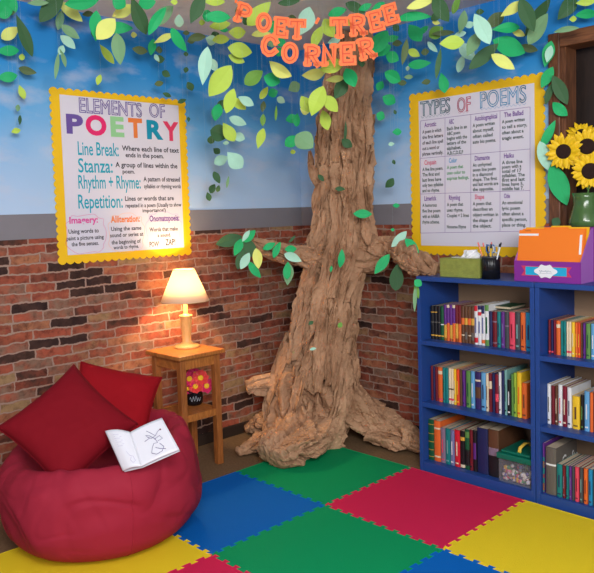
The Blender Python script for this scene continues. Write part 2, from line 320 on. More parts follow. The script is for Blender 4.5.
row(sc((415, 290), 4.57, [
 (70, 85, 73, 'black', [(.1, .14, 'gold'), (.5, .53, 'grey'), (.8, .83, 'gold')]), (85, 100, 73, 'black', [(.1, .14, 'gold'), (.5, .53, 'grey'), (.8, .83, 'gold')]), (100, 115, 74, 'black', [(.1, .14, 'gold'), (.5, .53, 'grey')]), (115, 130, 75, 'dark green', [(.1, .14, 'gold'), (.45, .48, 'white')]),
 (130, 143, 68, 'purple', [(0, .45, 'gold'), (0, .08, 'red')]), (143, 156, 68, 'purple', [(0, .5, 'orange'), (.92, 1, 'cream')]), (156, 169, 68, 'purple', [(0, .45, 'gold'), (0, .08, 'coral pink')]), (169, 182, 69, 'purple', [(0, .5, 'orange'), (.92, 1, 'cream')]), (182, 195, 69, 'darkred', [(0, .5, 'gold'), (0, .1, 'red')]), (195, 209, 70, 'darkred', [(0, .5, 'orange')]),
 (209, 224, 74, 'brown', [(.5, .68, 'orange'), (.2, .23, 'cream')]), (224, 239, 74, 'brown', [(.5, .68, 'gold'), (.1, .3, 'grey', .2)]), (239, 254, 75, 'brown', [(.5, .68, 'orange'), (.2, .23, 'cream')]), (254, 269, 76, 'brown', [(.5, .68, 'gold'), (.1, .3, 'grey', .2)]),
 (269, 285, 72, 'white', [(.05, .18, 'red'), (.86, 1, 'red', .1), (.3, .7, 'violet-grey', .35)]), (285, 301, 72, 'white', [(.75, .84, 'red'), (.9, 1, 'navy'), (.3, .6, 'violet-grey', .35)]), (301, 317, 72, 'white', [(.05, .14, 'orange'), (.8, 1, 'navy', .1), (.3, .7, 'violet-grey', .35)]), (317, 335, 68, 'white', [(0, .15, 'green'), (.85, 1, 'green'), (.3, .7, 'dark green', .35)]),
 (336, 351, 98, 'navy'), (352, 372, 100, 'darkred', [(.7, .74, 'mauve'), (.1, .13, 'mauve')]), (373, 389, 100, 'teal', ttl('navy')), (391, 408, 101, 'purple', ttl('violet-grey')), (408, 427, 102, 'charcoal', [(.6, .64, 'mauve')]), (428, 454, 102, 'coral pink', ttl('maroon')), (455, 478, 103, 'charcoal', ttl('pale teal')), (480, 502, 104, 'orange', ttl('darkred')), (503, 532, 104, 'bright blue', ttl('navy'))]),
 .633, 'top shelf of the left bookcase', 'books on the top shelf of the left bookcase', 0)
row(sc((415, 350), 4.95, [
 (77, 88, 80, 'darkred'), (88, 98, 82, 'navy'), (98, 111, 84, 'darkred'), (112, 133, 86, 'orange', [(.8, .9, 'cream'), (.04, .1, 'coral pink')]), (135, 148, 88, 'teal', ttl('dark green')), (148, 163, 90, 'teal'), (164, 177, 91, 'cream', [(.1, .16, 'coral pink'), (.4, .44, 'brown')]), (177, 189, 93, 'cream', [(.1, .16, 'coral pink'), (.4, .44, 'brown')]), (190, 202, 95, 'yellow', ttl('cream')), (203, 218, 97, 'orange-red', ttl('yellow')), (219, 231, 99, 'brown'), (232, 246, 101, 'purple', ttl('navy')),
 (250, 272, 105, 'green', ttl('dark green')), (274, 293, 106, 'light blue', ttl('white')), (295, 323, 110, 'indigo', [(.3, .6, 'brown'), (.75, .8, 'cream')]), (325, 348, 112, 'light blue', ttl('navy')), (349, 362, 118, 'cream', ttl('brown')), (363, 378, 116, 'darkred', [(.6, .8, 'cream')]), (380, 393, 114, 'navy'), (394, 411, 122, 'maroon', [(.3, .5, 'coral pink')]), (412, 425, 112, 'white', ttl('grey')), (426, 440, 104, 'navy'), (441, 453, 100, 'pale teal', ttl('dark green')), (454, 473, 150, 'black', ttl('white')), (474, 486, 120, 'green'), (486, 500, 114, 'lime', ttl('dark green')), (502, 524, 112, 'yellow', ttl('orange')), (526, 552, 165, 'orange', ttl('brown'))]),
 .329, 'middle shelf of the left bookcase', 'books on the middle shelf of the left bookcase', 0)
gb = [(a, a+.014, 'gold') for a in (.08, .25, .45, .65, .88)]
row(sc((415, 400), 4.95, [
 (62, 91, 98, 'dark green', gb, .22), (92, 123, 105, 'orange', [(.1, .14, 'cream'), (.8, .84, 'cream')], .22), (125, 148, 140, 'mauve', ttl('coral pink')), (149, 172, 143, 'teal', ttl('pale teal')), (173, 193, 150, 'violet-grey', ttl('white')), (194, 220, 150, 'red', ttl('cream')), (221, 244, 156, 'black', [(.75, .85, 'gold'), (.02, .1, 'cream')]), (245, 267, 148, 'dark green', [(.8, .95, 'green'), (.1, .5, 'black')]), (268, 284, 150, 'darkred', ttl('black')), (285, 303, 152, 'black', [(.3, .7, 'purple', .2)]), (305, 357, 142, 'navy', None, .24), (360, 411, 150, 'brown', [(0, .45, 'black'), (.45, .62, 'mauve')], .24)]),
 .037, 'bottom shelf of the left bookcase', 'books on the bottom shelf of the left bookcase', 0, -.312)
row(sc((530, 220), 3.578, [
 (64, 73, 357, 'darkred', [(.05, .1, 'coral pink')]), (74, 82, 358, 'navy', [(.05, .1, 'coral pink')]), (83, 91, 359, 'maroon'), (92, 107, 361, 'orange', [(.8, .9, 'cream')]), (108, 117, 362, 'teal'), (117, 128, 363, 'teal', ttl('dark green')), (129, 137, 364, 'cream', [(.1, .16, 'coral pink')]), (137, 146, 365, 'cream', [(.1, .16, 'coral pink')]), (147, 159, 366, 'yellow', ttl('cream')), (160, 169, 367, 'orange', ttl('yellow')), (170, 179, 368, 'orange-red', ttl('yellow')), (180, 187, 369, 'brown'), (188, 197, 370, 'purple', ttl('navy')), (198, 214, 371, 'green', ttl('dark green')), (216, 232, 372, 'light blue', ttl('white'))]),
 .633, 'top shelf of the right bookcase', 'books on the top shelf of the right bookcase', 0)
row(sc((410, 350), 3.228, [
 (441, 453, 110, 'white', ttl('grey')), (454, 466, 116, 'darkred'), (467, 476, 116, 'brown', ttl('cream')), (477, 490, 112, 'white', ttl('coral pink')), (491, 505, 118, 'maroon', ttl('cream')), (506, 520, 122, 'white', ttl('navy')), (522, 546, 150, 'yellow', ttl('brown')), (549, 560, 146, 'black', ttl('green')), (561, 578, 134, 'light blue', ttl('white')), (579, 590, 138, 'orange'), (591, 602, 136, 'navy')]),
 .329, 'middle shelf of the right bookcase', 'books on the middle shelf of the right bookcase', 0)
row(sc((410, 350), 3.228, [
 (416, 433, 300, 'purple', [(.02, .72, 'teal'), (.05, .2, 'orange'), (.3, .38, 'red'), (.5, .64, 'orange')], .2), (436, 470, 316, 'grey', [(.62, .66, 'white')], .2), (472, 490, 370, 'teal', ttl('navy')), (491, 501, 374, 'darkred', ttl('mauve')), (502, 511, 375, 'teal', ttl('navy')), (512, 521, 376, 'purple', ttl('violet-grey')), (522, 530, 378, 'charcoal'), (531, 544, 379, 'coral pink', ttl('maroon')), (546, 557, 381, 'charcoal', ttl('pale teal')), (559, 572, 384, 'orange', ttl('darkred')), (574, 588, 387, 'bright blue', ttl('navy')), (589, 602, 389, 'charcoal')]),
 .037, 'bottom shelf of the right bookcase', 'books on the bottom shelf of the right bookcase', 0, -.335)
# white script on the cover of the grey book: found on its right-hand cover
for o in list(COL.objects):
    if o.get('label', '').startswith('thick grey book on the bottom shelf of the right'):
        cov = [c for c in COL.objects if c.parent == o and c.name.startswith('cover')][0]; xs = max((MW[o.name] @ v.co).x for v in cov.data.vertices)
        zt = max((MW[o.name] @ v.co).z for v in cov.data.vertices)
        Tm = Matrix(((0, 1, 0, xs), (1, 0, 0, -.29), (0, 0, 1, 0), (0, 0, 0, 1))); Tm = Matrix(((0, -1, 0, xs), (1, 0, 0, -.29), (0, 0, 1, 0), (0, 0, 0, 1)))
        mb = MB(); ink(mb, 'Crafts', Tm, .015, .16, zt-.10, .055, .01, .0006); mb.build('title', mat('white_ink', (225, 225, 225), .5), o, label='white script title')
# a green book lying flat behind the short books
x0 = RW(415+338/4.57, 320, -.20).x; t = thing('book', 'dark green paperback lying flat on the short books of the top shelf', 'book', (x0+.06, -.2, .633))
zf = .633+.155
for o in list(COL.objects):
    if o.get('label', '').startswith('slim teal book on the top shelf of the left'):
        cov = [c for c in COL.objects if c.parent == o and c.name.startswith('cover')][0]; zf = max((MW[o.name] @ v.co).z for v in cov.data.vertices)+.004
MB().box((x0, -.23, zf), (x0+.13, -.09, zf+.0015)).box((x0, -.23, zf+.0115), (x0+.13, -.09, zf+.013)).box((x0, -.23, zf), (x0+.0015, -.09, zf+.013)).build('cover', cm('dark green'), t)
MB().box((x0+.0015, -.227, zf+.0015), (x0+.127, -.093, zf+.0115)).build('pages', pages_m, t)
# ------------------------------------------------------------------ clear tub of pompoms
a = RW(499.5, 480, -.33).x; b = RW(531, 480, -.33).x; cy0, cy1 = -.335, -.13; tz = .037; bh = .125
t = thing('storage_tub', 'clear plastic tub with green lid and yellow handle on the bottom shelf', 'storage tub', ((a+b)/2, (cy0+cy1)/2, tz))
clear = bpy.data.materials.new('clear_plastic'); clear.use_nodes = True; nt = clear.node_tree; nt.nodes.clear()
o_ = nt.nodes.new('ShaderNodeOutputMaterial'); mx = nt.nodes.new('ShaderNodeMixShader'); tr = nt.nodes.new('ShaderNodeBsdfTransparent'); gl = nt.nodes.new('ShaderNodeBsdfPrincipled')
tr.inputs[0].default_value = (.92, .92, .94, 1); gl.inputs[0].default_value = (.62, .64, .68, 1); gl.inputs['Roughness'].default_value = .3; mx.inputs[0].default_value = .09
nt.links.new(tr.outputs[0], mx.inputs[1]); nt.links.new(gl.outputs[0], mx.inputs[2]); nt.links.new(mx.outputs[0], o_.inputs[0])
mb = MB(); w = .002
mb.box((a, cy0, tz), (b, cy0+w, tz+bh)).box((a, cy1-w, tz), (b, cy1, tz+bh)).box((a, cy0+w, tz), (a+w, cy1-w, tz+bh)).box((b-w, cy0+w, tz), (b, cy1-w, tz+bh)).box((a+w, cy0+w, tz), (b-w, cy1-w, tz+w))
mb.build('tub_body', clear, t)
lidm = mat('lid_green', (10, 104, 84), .35)
lid = MB().box((a-.008, cy0-.008, tz+bh-.02), (b+.006, cy1+.008, tz+bh+.006), bev=.004).box((a+.006, cy0+.006, tz+bh+.006), (b-.006, cy1-.006, tz+bh+.018), bev=.005).build('lid', lidm, t, label='green lid')
hx = (a+b)/2+.012
MB().tube([(hx-.0, cy0+.02, tz+bh+.01), (hx, cy0+.03, tz+bh+.036), (hx, cy0+.075, tz+bh+.045), (hx, cy0+.12, tz+bh+.036), (hx, cy0+.13, tz+bh+.01)], .009, 8, flat=.5).build('handle', mat('handle_yellow', (222, 186, 70), .4), lid, True, label='yellow handle')
pc = [(236, 222, 208), (200, 60, 90), (214, 164, 60), (110, 100, 150), (236, 236, 240), (120, 100, 100), (226, 140, 160), (90, 140, 90), (90, 86, 110), (220, 206, 196)]
pm = [mat('pompom_%s' % n, c, .9) for n, c in zip('cream crimson amber violet white brown pink green ink linen'.split(), pc)]
mb = MB()
for k in range(130):
    r = random.uniform(.007, .012); c = V((random.uniform(a+.014, b-.014), random.choice([cy0+.015, random.uniform(cy0+.014, cy1-.014)]), tz+.004+r+random.random()**1.5*.055))
    bm = bmesh.new(); bmesh.ops.create_icosphere(bm, subdivisions=1, radius=r); bm.verts.index_update(); mb.add([v.co+c for v in bm.verts], [[v.index for v in f.verts] for f in bm.faces], random.randrange(10)); bm.free()
tag(mb.build('pompoms', pm, smooth=True, org=(a, cy0, tz)), 'small multicoloured pompoms filling the clear tub', 'pompoms', kind='stuff')
# ------------------------------------------------------------------ on the bookcases
TZ = .943
a = RW(440, 277, -.315).x; b = RW(479.5, 277, -.315).x
t = thing('tissue_box', 'green textured tissue box on the left bookcase beside the branch', 'tissue box', ((a+b)/2, -.26, TZ))
gm = mat('woven_green_card', (140, 148, 68), .7, bump=.8, bscale=160, var=.35, vscale=45)
bx = MB().box((a, -.315, TZ), (b, -.2, TZ+.088), bev=.002).build('box', gm, t)
MB().tube([((a+b)/2+.08*math.cos(k/12*2*PI), -.2575+.03*math.sin(k/12*2*PI), TZ+.0885) for k in range(13)], .0015, 6).build('slot_rim', mat('slot_plastic', (230, 230, 225), .3), t, True)
vs = []; nx, nz = 26, 12
for j in range(nz):
    for i in range(nx):
        u = i/(nx-1); v = j/(nz-1); wv = .012*math.sin(u*9+v*2)+.009*math.sin(u*19+1-v*4)
        vs.append(((a+b)/2-.045+.02*v+u*(.105-.0*v)+.01*math.sin(v*3), -.2575+wv*(.4+v)+.01*v, TZ+.08+v*(.05-.022*abs(u-.42)*2)+.005*math.sin(u*12)*v))
o = obj('tissue', vs, [(j*nx+i, j*nx+i+1, (j+1)*nx+i+1, (j+1)*nx+i) for j in range(nz-1) for i in range(nx-1)], mat('tissue_white', (240, 240, 244), .8), None, smooth=True, org=((a+b)/2, -.2575, TZ+.085))
so = o.modifiers.new('thickness', 'SOLIDIFY'); so.thickness = .0012
tag(o, 'white tissue pulled up out of the green tissue box', 'tissue')
c = RW(491, 278, -.29); cx, cy = c.x, -.29; cr = .040
t = thing('pencil_cup', 'black ribbed pencil cup on the left bookcase beside the tissue box', 'pencil cup', (cx, cy, TZ))
mb = MB().lathe([(.001, TZ+.0), (cr, TZ+.0), (cr, TZ+.098), (cr-.003, TZ+.1), (cr-.004, TZ+.098), (cr-.004, TZ+.004), (.001, TZ+.004)], (cx, cy, 0), 96, wob=lambda a_, z: 1+.02*math.cos(a_*24))
mb.build('cup', mat('cup_black', (24, 24, 28), .25), t, True)
MB().lathe([(cr+.0005, TZ+.094), (cr+.002, TZ+.097), (cr+.0005, TZ+.101)], (cx, cy, 0), 48).build('rim', mat('cup_rim', (60, 60, 66), .2), t, True)
its = [('pencil', 'yellow pencil leaning left in the black pencil cup', -.030, .01, (220, 170, 50), -.05), ('pencil', 'orange pencil leaning far left in the black pencil cup', -.028, -.008, (206, 110, 50), -.085),
       ('pen', 'dark blue pen leaning right in the black pencil cup', .026, .0, (40, 60, 140), .06), ('pencil', 'grey pencil standing at the back of the black pencil cup', -.006, .024, (120, 120, 124), -.01),
       ('marker', 'yellow marker near the middle of the black pencil cup', .006, -.018, (232, 190, 40), .016), ('pen', 'white pen leaning far right in the black pencil cup', .028, -.014, (225, 228, 232), .085), ('pen', 'black pen at the left rear of the black pencil cup', -.02, .016, (30, 30, 34), -.03)]
for nm, lb, dx, dy, col, lean in its:
    t = thing(nm, lb, nm, (cx+dx*.4, cy+dy*.5, TZ+.005), group='pens and pencils in the cup')
    p0 = V((cx+dx*.3, cy+dy*.5, TZ+.006)); p1 = V((cx+dx*.3+lean*.5+dx*.35, cy+dy*.9, TZ+.158+random.uniform(-.006, .008)))
    dr = (p1-p0)
    MB().tube([p0, p0+dr*.88], .0036, 6 if nm == 'pencil' else 10).build('barrel', mat('barrel_'+lb.split()[0]+'_'+lb.split()[1], col, .35), t, nm != 'pencil')
    tipc = {'pencil': (236, 130, 130), 'pen': (30, 30, 40), 'marker': (40, 40, 48)}[nm]
    MB().tube([p0+dr*.88, p0+dr], [.0038, .0034], 10).build('eraser' if nm == 'pencil' else 'cap', mat('tip_'+nm, tipc, .5), t, True)
for k, (dx, lb, col) in enumerate(((.002, 'blue handled scissors standing in the middle of the pencil cup', (36, 96, 170)), (.019, 'pale grey handled scissors standing right in the pencil cup', (196, 202, 206)))):
    t = thing('scissors', lb, 'scissors', (cx+dx, cy, TZ+.006), group='scissors in the cup')
    for s in (-1, 1):
        MB().tube([(cx+dx+s*.003, cy-.004, TZ+.008), (cx+dx-s*.001, cy-.004, TZ+.07), (cx+dx+s*.006, cy-.004, TZ+.112)], [.001, .004, .003], 6, flat=.5).build('blade', mat('steel', (170, 174, 180), .25), t)
        ctr = V((cx+dx+s*.0125, cy-.004, TZ+.134)); MB().tube([ctr+V((math.cos(q/14*2*PI)*.0105, 0, math.sin(q/14*2*PI)*.018)) for q in range(15)], .0028, 8, caps=False).build('handle', mat('scissor_grip_%s' % ('blue' if k == 0 else 'grey'), col, .35), t, True)
# purple file box with folders
a = 1.647; b = 1.944; yf = -.322; yb = -.2
pur = mat('purple_card', (132, 44, 146), .45, var=.05)
t = thing('file_box', 'purple file box with a blue ribbon badge on the right bookcase', 'file box', ((a+b)/2, (yf+yb)/2, TZ))
MB().box((a, yf, TZ), (b, yf+.003, TZ+.088)).build('front_panel', pur, t); fp_ = COL.objects[-1]
MB().box((a+.003, yf+.003, TZ), (b-.003, yb-.003, TZ+.003)).box((a, yb-.003, TZ), (b, yb, TZ+.222)).build('back_panel', pur, t)
lil = mat('lilac_card', (168, 104, 184), .45)
for x in (a, b-.003):
    poly = [(yf+.003, TZ), (yb-.003, TZ), (yb-.003, TZ+.222), (yb-.02, TZ+.222), (yf+.003, TZ+.088)]
    n = 5; MB().add([(x, y, z) for y, z in poly]+[(x+.003, y, z) for y, z in poly], [tuple(range(n))[::-1], tuple(range(n, 2*n))]+[(i, (i+1) % n, n+(i+1) % n, n+i) for i in range(n)]).build('side_panel', lil, t)
bm_c = (a+b)/2; Tb = Matrix.Translation((bm_c-.002, yf, TZ+.046))
bd = MB().prism([(-.113, -.021), (.113, -.021), (.098, .0), (.113, .021), (-.113, .021), (-.098, 0)], Tb, .0012).build('badge_border', mat('ribbon_red', (206, 60, 100), .5), fp_, label='red ribbon edge')
MB().prism([(-.092, -.018), (.092, -.018), (.092, .018), (-.092, .018)], Tb @ Matrix.Translation((0, -.0012, 0)), .0008).build('ribbon', mat('ribbon_cyan', (30, 170, 214), .5), fp_, label='bright blue ribbon')
sc_ = [((.046+.006*math.cos(4*a_))*math.cos(a_)*1.0, (.028+.004*math.cos(6*a_))*math.sin(a_)) for a_ in [2*PI*k/60 for k in range(60)]]
MB().prism(sc_, Tb @ Matrix.Translation((0, -.002, 0)), .0012).build('badge', mat('badge_white', (236, 238, 240), .5), fp_, label='white scalloped badge')
mb = MB(); pts = [V((bm_c-.002-.028+k*.0014, yf-.0036, TZ+.046+.0055*math.sin(k*.95)*(.6+.4*math.sin(k*.33)))) for k in range(40)]
mb.tube(pts, .0007, 4); mb.tube([V((bm_c-.03, yf-.0036, TZ+.037)), V((bm_c+.028, yf-.0036, TZ+.0375))], .0005, 4); mb.build('script', mat('script_grey', (110, 130, 150), .6), fp_, label='grey cursive scribble')
oc = mat('folder_orange', (246, 128, 34), .55); yc = mat('folder_yellow', (248, 190, 30), .55)
fold = [(0, oc, 'front orange file folder with a white label strip in the purple box', a+.0035, b-.0035, -.314, .222, .0), (1, oc, 'middle orange file folder in the purple box behind the front one', a+.012, b-.005, -.296, .226, .004), (2, yc, 'yellow file folder behind the orange ones in the purple box', a+.01, b-.004, -.270, .232, .006)]
for k, m_, lb, xa, xb, y, h, ln in fold:
    t = thing('file_folder', lb, 'file folder', ((xa+xb)/2, y, TZ+.003), group='file folders in the purple box')
    hb = .214+.005*k; tabs = {0: (.02, .11), 1: (.10, .2), 2: (.12, .2)}[k]
    def P(x, z, off=0): return V((x, y+off+(z/.22)*.034, TZ+.004+z))
    w = xb-xa; poly = [(0, 0), (w, 0), (w, hb), (w*.0+tabs[1]+.006, hb), (tabs[1], hb+.006), (tabs[0], hb+.006), (tabs[0]-.006, hb), (0, hb)]
    mb = MB()
    for off in (0, .006): 
        n = len(poly); pv = [P(xa+u, v, off) for u, v in poly]+[P(xa+u, v, off+.001) for u, v in poly]
        mb.add(pv, [tuple(range(n))[::-1], tuple(range(n, 2*n))]+[(i, (i+1) % n, n+(i+1) % n, n+i) for i in range(n)])
    mb.build('folder', m_, t)
    n = 4; pv = [P(xa+u, v, .002) for u, v in ((.01, .01), (w-.004, .01), (w-.004, hb-.008), (.01, hb-.008))]; pv += [p+V((0, .003, 0)) for p in pv]
    MB().add(pv, [(3, 2, 1, 0), (4, 5, 6, 7)]+[(i, (i+1) % 4, 4+(i+1) % 4, 4+i) for i in range(4)]).build('papers', mat('paper_white', (238, 238, 240), .8), t, label='white papers')
    if k == 0:
        for (u0, u1, v0, v1) in ((.0, .092, hb-.024, hb-.015), (w-.016, w-.006, hb-.10, hb-.02)):
            pv = [P(xa+u, v, -.0006) for u, v in ((u0, v0), (u1, v0), (u1, v1), (u0, v1))]; pv += [p+V((0, .0005, 0)) for p in pv]
            MB().add(pv, [(3, 2, 1, 0), (4, 5, 6, 7)]+[(i, (i+1) % 4, 4+(i+1) % 4, 4+i) for i in range(4)]).build('label_strip', mat('paper_white', (238, 238, 240), .8), t, label='white label strip')
        pts = [P(xa+.028+.0012*q, hb-.003+.0014*math.sin(q*1.1), -.0008) for q in range(24)]; MB().tube(pts, .0006, 4).build('handwriting', mat('ink_dark', (60, 50, 50), .7), t, label='dark scribble')
# second purple box behind, carrying the vase
zb = RW(584, 226.5, -.1).z
t = thing('storage_box', 'plain purple box behind the folders, under the sunflower vase', 'storage box', (1.82, -.1, TZ))
MB().box((1.66, -.19, TZ), (1.985, -.025, zb-.03), bev=.002).build('box', pur, t)
MB().box((1.657, -.193, zb-.03), (1.988, -.023, zb), bev=.002).build('lid', pur, t)
vc = RW(585.5, 222, -.105); vx, vy = vc.x, -.105
t = thing('vase', 'green glazed vase of sunflowers on the purple box', 'vase', (vx, vy, zb))
k_ = (vc-CAM).length/FPX
MB().lathe([(.001, zb), (13.5*k_, zb), (14.8*k_, zb+.006), (14.4*k_, zb+.03), (12*k_, zb+.07), (10.3*k_, zb+.10), (10.4*k_, zb+.125), (11.6*k_, zb+.145), (10.8*k_, zb+.145), (9.4*k_, zb+.122), (9.2*k_, zb+.1), (11*k_, zb+.06), (12.6*k_, zb+.02), (.001, zb+.012)], (vx, vy, 0), 48, wob=lambda a_, z: 1+.012*math.cos(a_*9)).build('body', mat('vase_green', (72, 104, 56), .15, var=.25, vscale=25), t, True)
petm = mat('petal_yellow', (246, 200, 24), .55, var=.12, vscale=60); cenm = mat('sunflower_disc', (44, 24, 18), .9, bump=1, bscale=400, var=.4, vscale=90); stm = mat('stem_green', (70, 110, 50), .6)
def blossom(parent, c, nrm, R, rc, npet, rings, pm_, cm_, seed, cup=.12):
    rnd = random.Random(seed); nrm = V(nrm).normalized(); a_ = nrm.orthogonal().normalized(); b_ = nrm.cross(a_)
    mb = MB()
    for ring in range(rings):
        for q in range(npet):
            th = 2*PI*(q+ring*.5)/npet+rnd.uniform(-.12, .12); L = R*rnd.uniform(.85, 1.08)*(1-.1*ring); W = R*(.12 if npet > 10 else .15)*rnd.uniform(.8, 1.2)*(20/npet)**.9; d = a_*math.cos(th)+b_*math.sin(th); s = nrm.cross(d); lift = rnd.uniform(-.1, .2)+ring*.15+cup
            vs = []
            for i, (f, wd) in enumerate(((.0, .5), (.25, .85), (.55, 1), (.8, .65), (1, .04))):
                r = rc*.8+(L-rc*.8)*f; z = lift*r*f*.8-.10*R*f*f+ring*.002
                for k2 in (-1, 0, 1): vs.append(c+d*r+s*W*wd*k2+nrm*(z-(.15*W if k2 == 0 else 0)))
            fs = [(i*3+k2, i*3+k2+1, i*3+k2+4, i*3+k2+3) for i in range(4) for k2 in (0, 1)]
            mb.add(vs, fs)
    p = mb.build('petals', pm_, parent, True); so = p.modifiers.new('thickness', 'SOLIDIFY'); so.thickness = .0008
    T = Matrix((a_, b_, nrm)).transposed().to_4x4(); T.translation = c
    mb = MB(); pr = [(rc, -.003), (rc*1.02, .004), (rc*.85, .009), (rc*.4, .0075), (.0005, .006)]
    m2 = MB().lathe([(.0005, -.004)]+pr, n=28); mb.add([T @ v for v in m2.v], m2.f); mb.build('flower_centre', cm_, parent, True)
k_ = k_*1.0
for q, (px, py, Rp, rcp, lb, dn) in enumerate([(563.5, 151.5, 18.5, 7.2, 'left sunflower in the green vase, facing forward', (-.18, 0, 0)), (587, 146.5, 18.5, 7.8, 'tall right sunflower in the green vase, above the lowest one', (.05, 0, .1)),
        (590, 171, 19, 8, 'lowest sunflower in the green vase, just above its neck', (.1, 0, -.12)), (582, 134, 15, 6, 'rear sunflower in the green vase, topmost and tilted upward', (.0, .2, .75))]):
    D = (V((vx, vy, 0))-CAM).dot(F_)-.02-(.07 if q == 2 else 0)+(.045 if q == 3 else 0); c = AT(px, py, D); g = D/FPX
    nrm = (CAM-c).normalized()+V(dn)
    t = thing('sunflower', lb, 'sunflower', (vx, vy, zb+.02), group='sunflowers in the green vase')
    blossom(t, c, nrm, Rp*g, rcp*g, 17, 2, petm, cenm, q)
    bk = c-nrm.normalized()*.012; MB().tube([(vx+.004*(q-1), vy+.004*(q % 2), zb+.03), (vx+.002*(q-1.5), vy+.002*q, zb+.12), V((vx, vy+.03, zb+.155)), bk+V((0, .012, 0))], [.004, .004, .0035, .005], 8).build('stem', stm, t, True)
    sp = MB()
    for s in range(10):
        th = 2*PI*s/10; a_ = nrm.normalized().orthogonal().normalized(); b2 = nrm.normalized().cross(a_); d = a_*math.cos(th)+b2*math.sin(th); n_ = nrm.normalized(); w_ = n_.cross(d)
        sp.add([bk+d*.004+w_*.005, bk+d*.004-w_*.005, bk+d*(rcp*g*1.25)+n_*.004], [(0, 1, 2)])
    o = sp.build('sepals', stm, t); m_ = o.modifiers.new('thickness', 'SOLIDIFY'); m_.thickness = .001
# ------------------------------------------------------------------ posters
def poster(side, label, px4, rows_fn):
    pl = LW if side == 'left' else RW
    A = [pl(x, y) for x, y in px4]   # TL TR BL BR of the scalloped border
    ax = 'y' if side == 'left' else 'x'
    u0 = (getattr(A[0], ax)+getattr(A[2], ax))/2; u1 = (getattr(A[1], ax)+getattr(A[3], ax))/2; z1 = (A[0].z+A[1].z)/2; z0 = (A[2].z+A[3].z)/2
    rz = PI/2 if side == 'left' else 0; loc = (.0045, (u0+u1)/2, z0) if side == 'left' else ((u0+u1)/2, -.006, z0)
    t = thing('poster', label, 'poster', loc, rz); Mt = MW[t.name]; Mi = Mt.inverted()
    W = (u1-u0)/2; Hh = z1-z0
    # scalloped border
    sc = .032; pts = []
    def side_(p, q, n):
        d = (q-p)/n; nn = V((-d.y, d.x)).normalized()
        for k in range(n):
            for s in (0, .08, .2, .35, .5, .65, .8, .92): pts.append(p+d*(k+s)+nn*(-.008+.012*math.sin(PI*s)**.8))
    side_(V((-W, 0)), V((-W, Hh)), 23); side_(V((-W, Hh)), V((W, Hh)), 19); side_(V((W, Hh)), V((W, 0)), 23); side_(V((W, 0)), V((-W, 0)), 19)
    pts = [(-p.x if False else p.x, p.y) for p in pts]
    # outward normal: walk is clockwise seen from the front
    bm = MB().prism([(p[0], p[1]) for p in pts][::-1], Mt, .0015)
    bm.build('scalloped_border', mat('border_yellow', (246, 196, 22), .5), t, label='yellow scalloped border')
    def loc2(x, y):
        p = Mi @ (pl(x, y)); return p.x, p.z
    return t, Mt, loc2, W, Hh
inkc = {'purple': (108, 84, 160), 'pink': (232, 40, 110), 'mint': (150, 208, 150), 'orange': (236, 128, 60), 'teal': (10, 146, 176), 'crimson': (226, 60, 100), 'aqua': (20, 164, 188), 'black': (40, 36, 50), 'magenta': (226, 80, 160),
        'white': (226, 224, 232), 'green': (30, 96, 70), 'violet': (110, 60, 150), 'slate': (60, 110, 130), 'rose': (210, 90, 120), 'sky': (70, 150, 200), 'lilac': (176, 160, 214), 'peach': (250, 190, 160), 'grass': (70, 150, 90), 'dkgreen': (16, 60, 50)}
def ik(c): return mat('marker_'+c, inkc[c], .7)
shm = mat('poster_paper', (222, 218, 230), .7, var=.03, vscale=3)
def sheet(t, Mt, loc2, p4):
    q = [loc2(*p) for p in p4]; x0 = (q[0][0]+q[2][0])/2; x1 = (q[1][0]+q[3][0])/2; z1 = (q[0][1]+q[1][1])/2; z0 = (q[2][1]+q[3][1])/2
    MB().prism([(x0, z0), (x1, z0), (x1, z1), (x0, z1)], Mt @ Matrix.Translation((0, -.0015, 0)), .0008).build('paper_sheet', shm, t, label='white paper sheet'); SH[0] = COL.objects[-1]; return x0, x1, z0, z1
LIFT = .0027; SH = [None]
def words(t, Mt, loc2, col, items, off=.0, name='lettering', inner=None):
    """items: (text, px left, py baseline left, px right, py baseline right, cap height px)"""
    for (s, xa, ya, xb, yb, hp) in items:
        mb = MB(); m2 = MB()
        a = loc2(xa, ya); b = loc2(xb, yb); c = loc2(xa, ya-hp); h = c[1]-a[1]; y0 = (a[1]+b[1])/2
        if inner: outline_ink(mb, s, Mt, a[0], b[0], y0, h, LIFT+.0006, .0042)
        else: ink(mb, s, Mt, a[0], b[0], y0, h, off, LIFT, res=2 if hp < 7 else 4)
        mb.build(name, ik(col), SH[0], label=f'{col} lettering'.replace('dkgreen', 'dark green').replace('grass', 'green'))
        if inner: ink(m2, s, Mt, a[0], b[0], y0, h, 0., LIFT, res=4); m2.build('letter_fill', ik(inner[0]), SH[0], label=f'{inner[0]} letter fill')
def lines(t, Mt, loc2, col, segs, w=.0009, name='ruled_lines'):
    mb = MB()
    for s in segs:
        p = [loc2(*q) for q in s]; mb.tube([Mt @ V((x, -LIFT, z)) for x, z in p], w, 4, flat=1)
    mb.build(name, ik(col), SH[0], label=f'{col} ruled lines')
t, Mt, l2, W_, H_ = poster('left', 'elements of poetry poster, white with yellow scalloped border, above the lamp', [(53.5, 88), (187, 101), (53.5, 264), (188, 255)], None)
sheet(t, Mt, l2, [(62.5, 96), (180, 105), (63.5, 256), (181, 247)])
words(t, Mt, l2, 'purple', [('ELEMENTS', 79, 113, 141, 116.5, 14.5), ('OF', 149, 117, 164, 118, 13.5)], .034, inner=('white', .034))
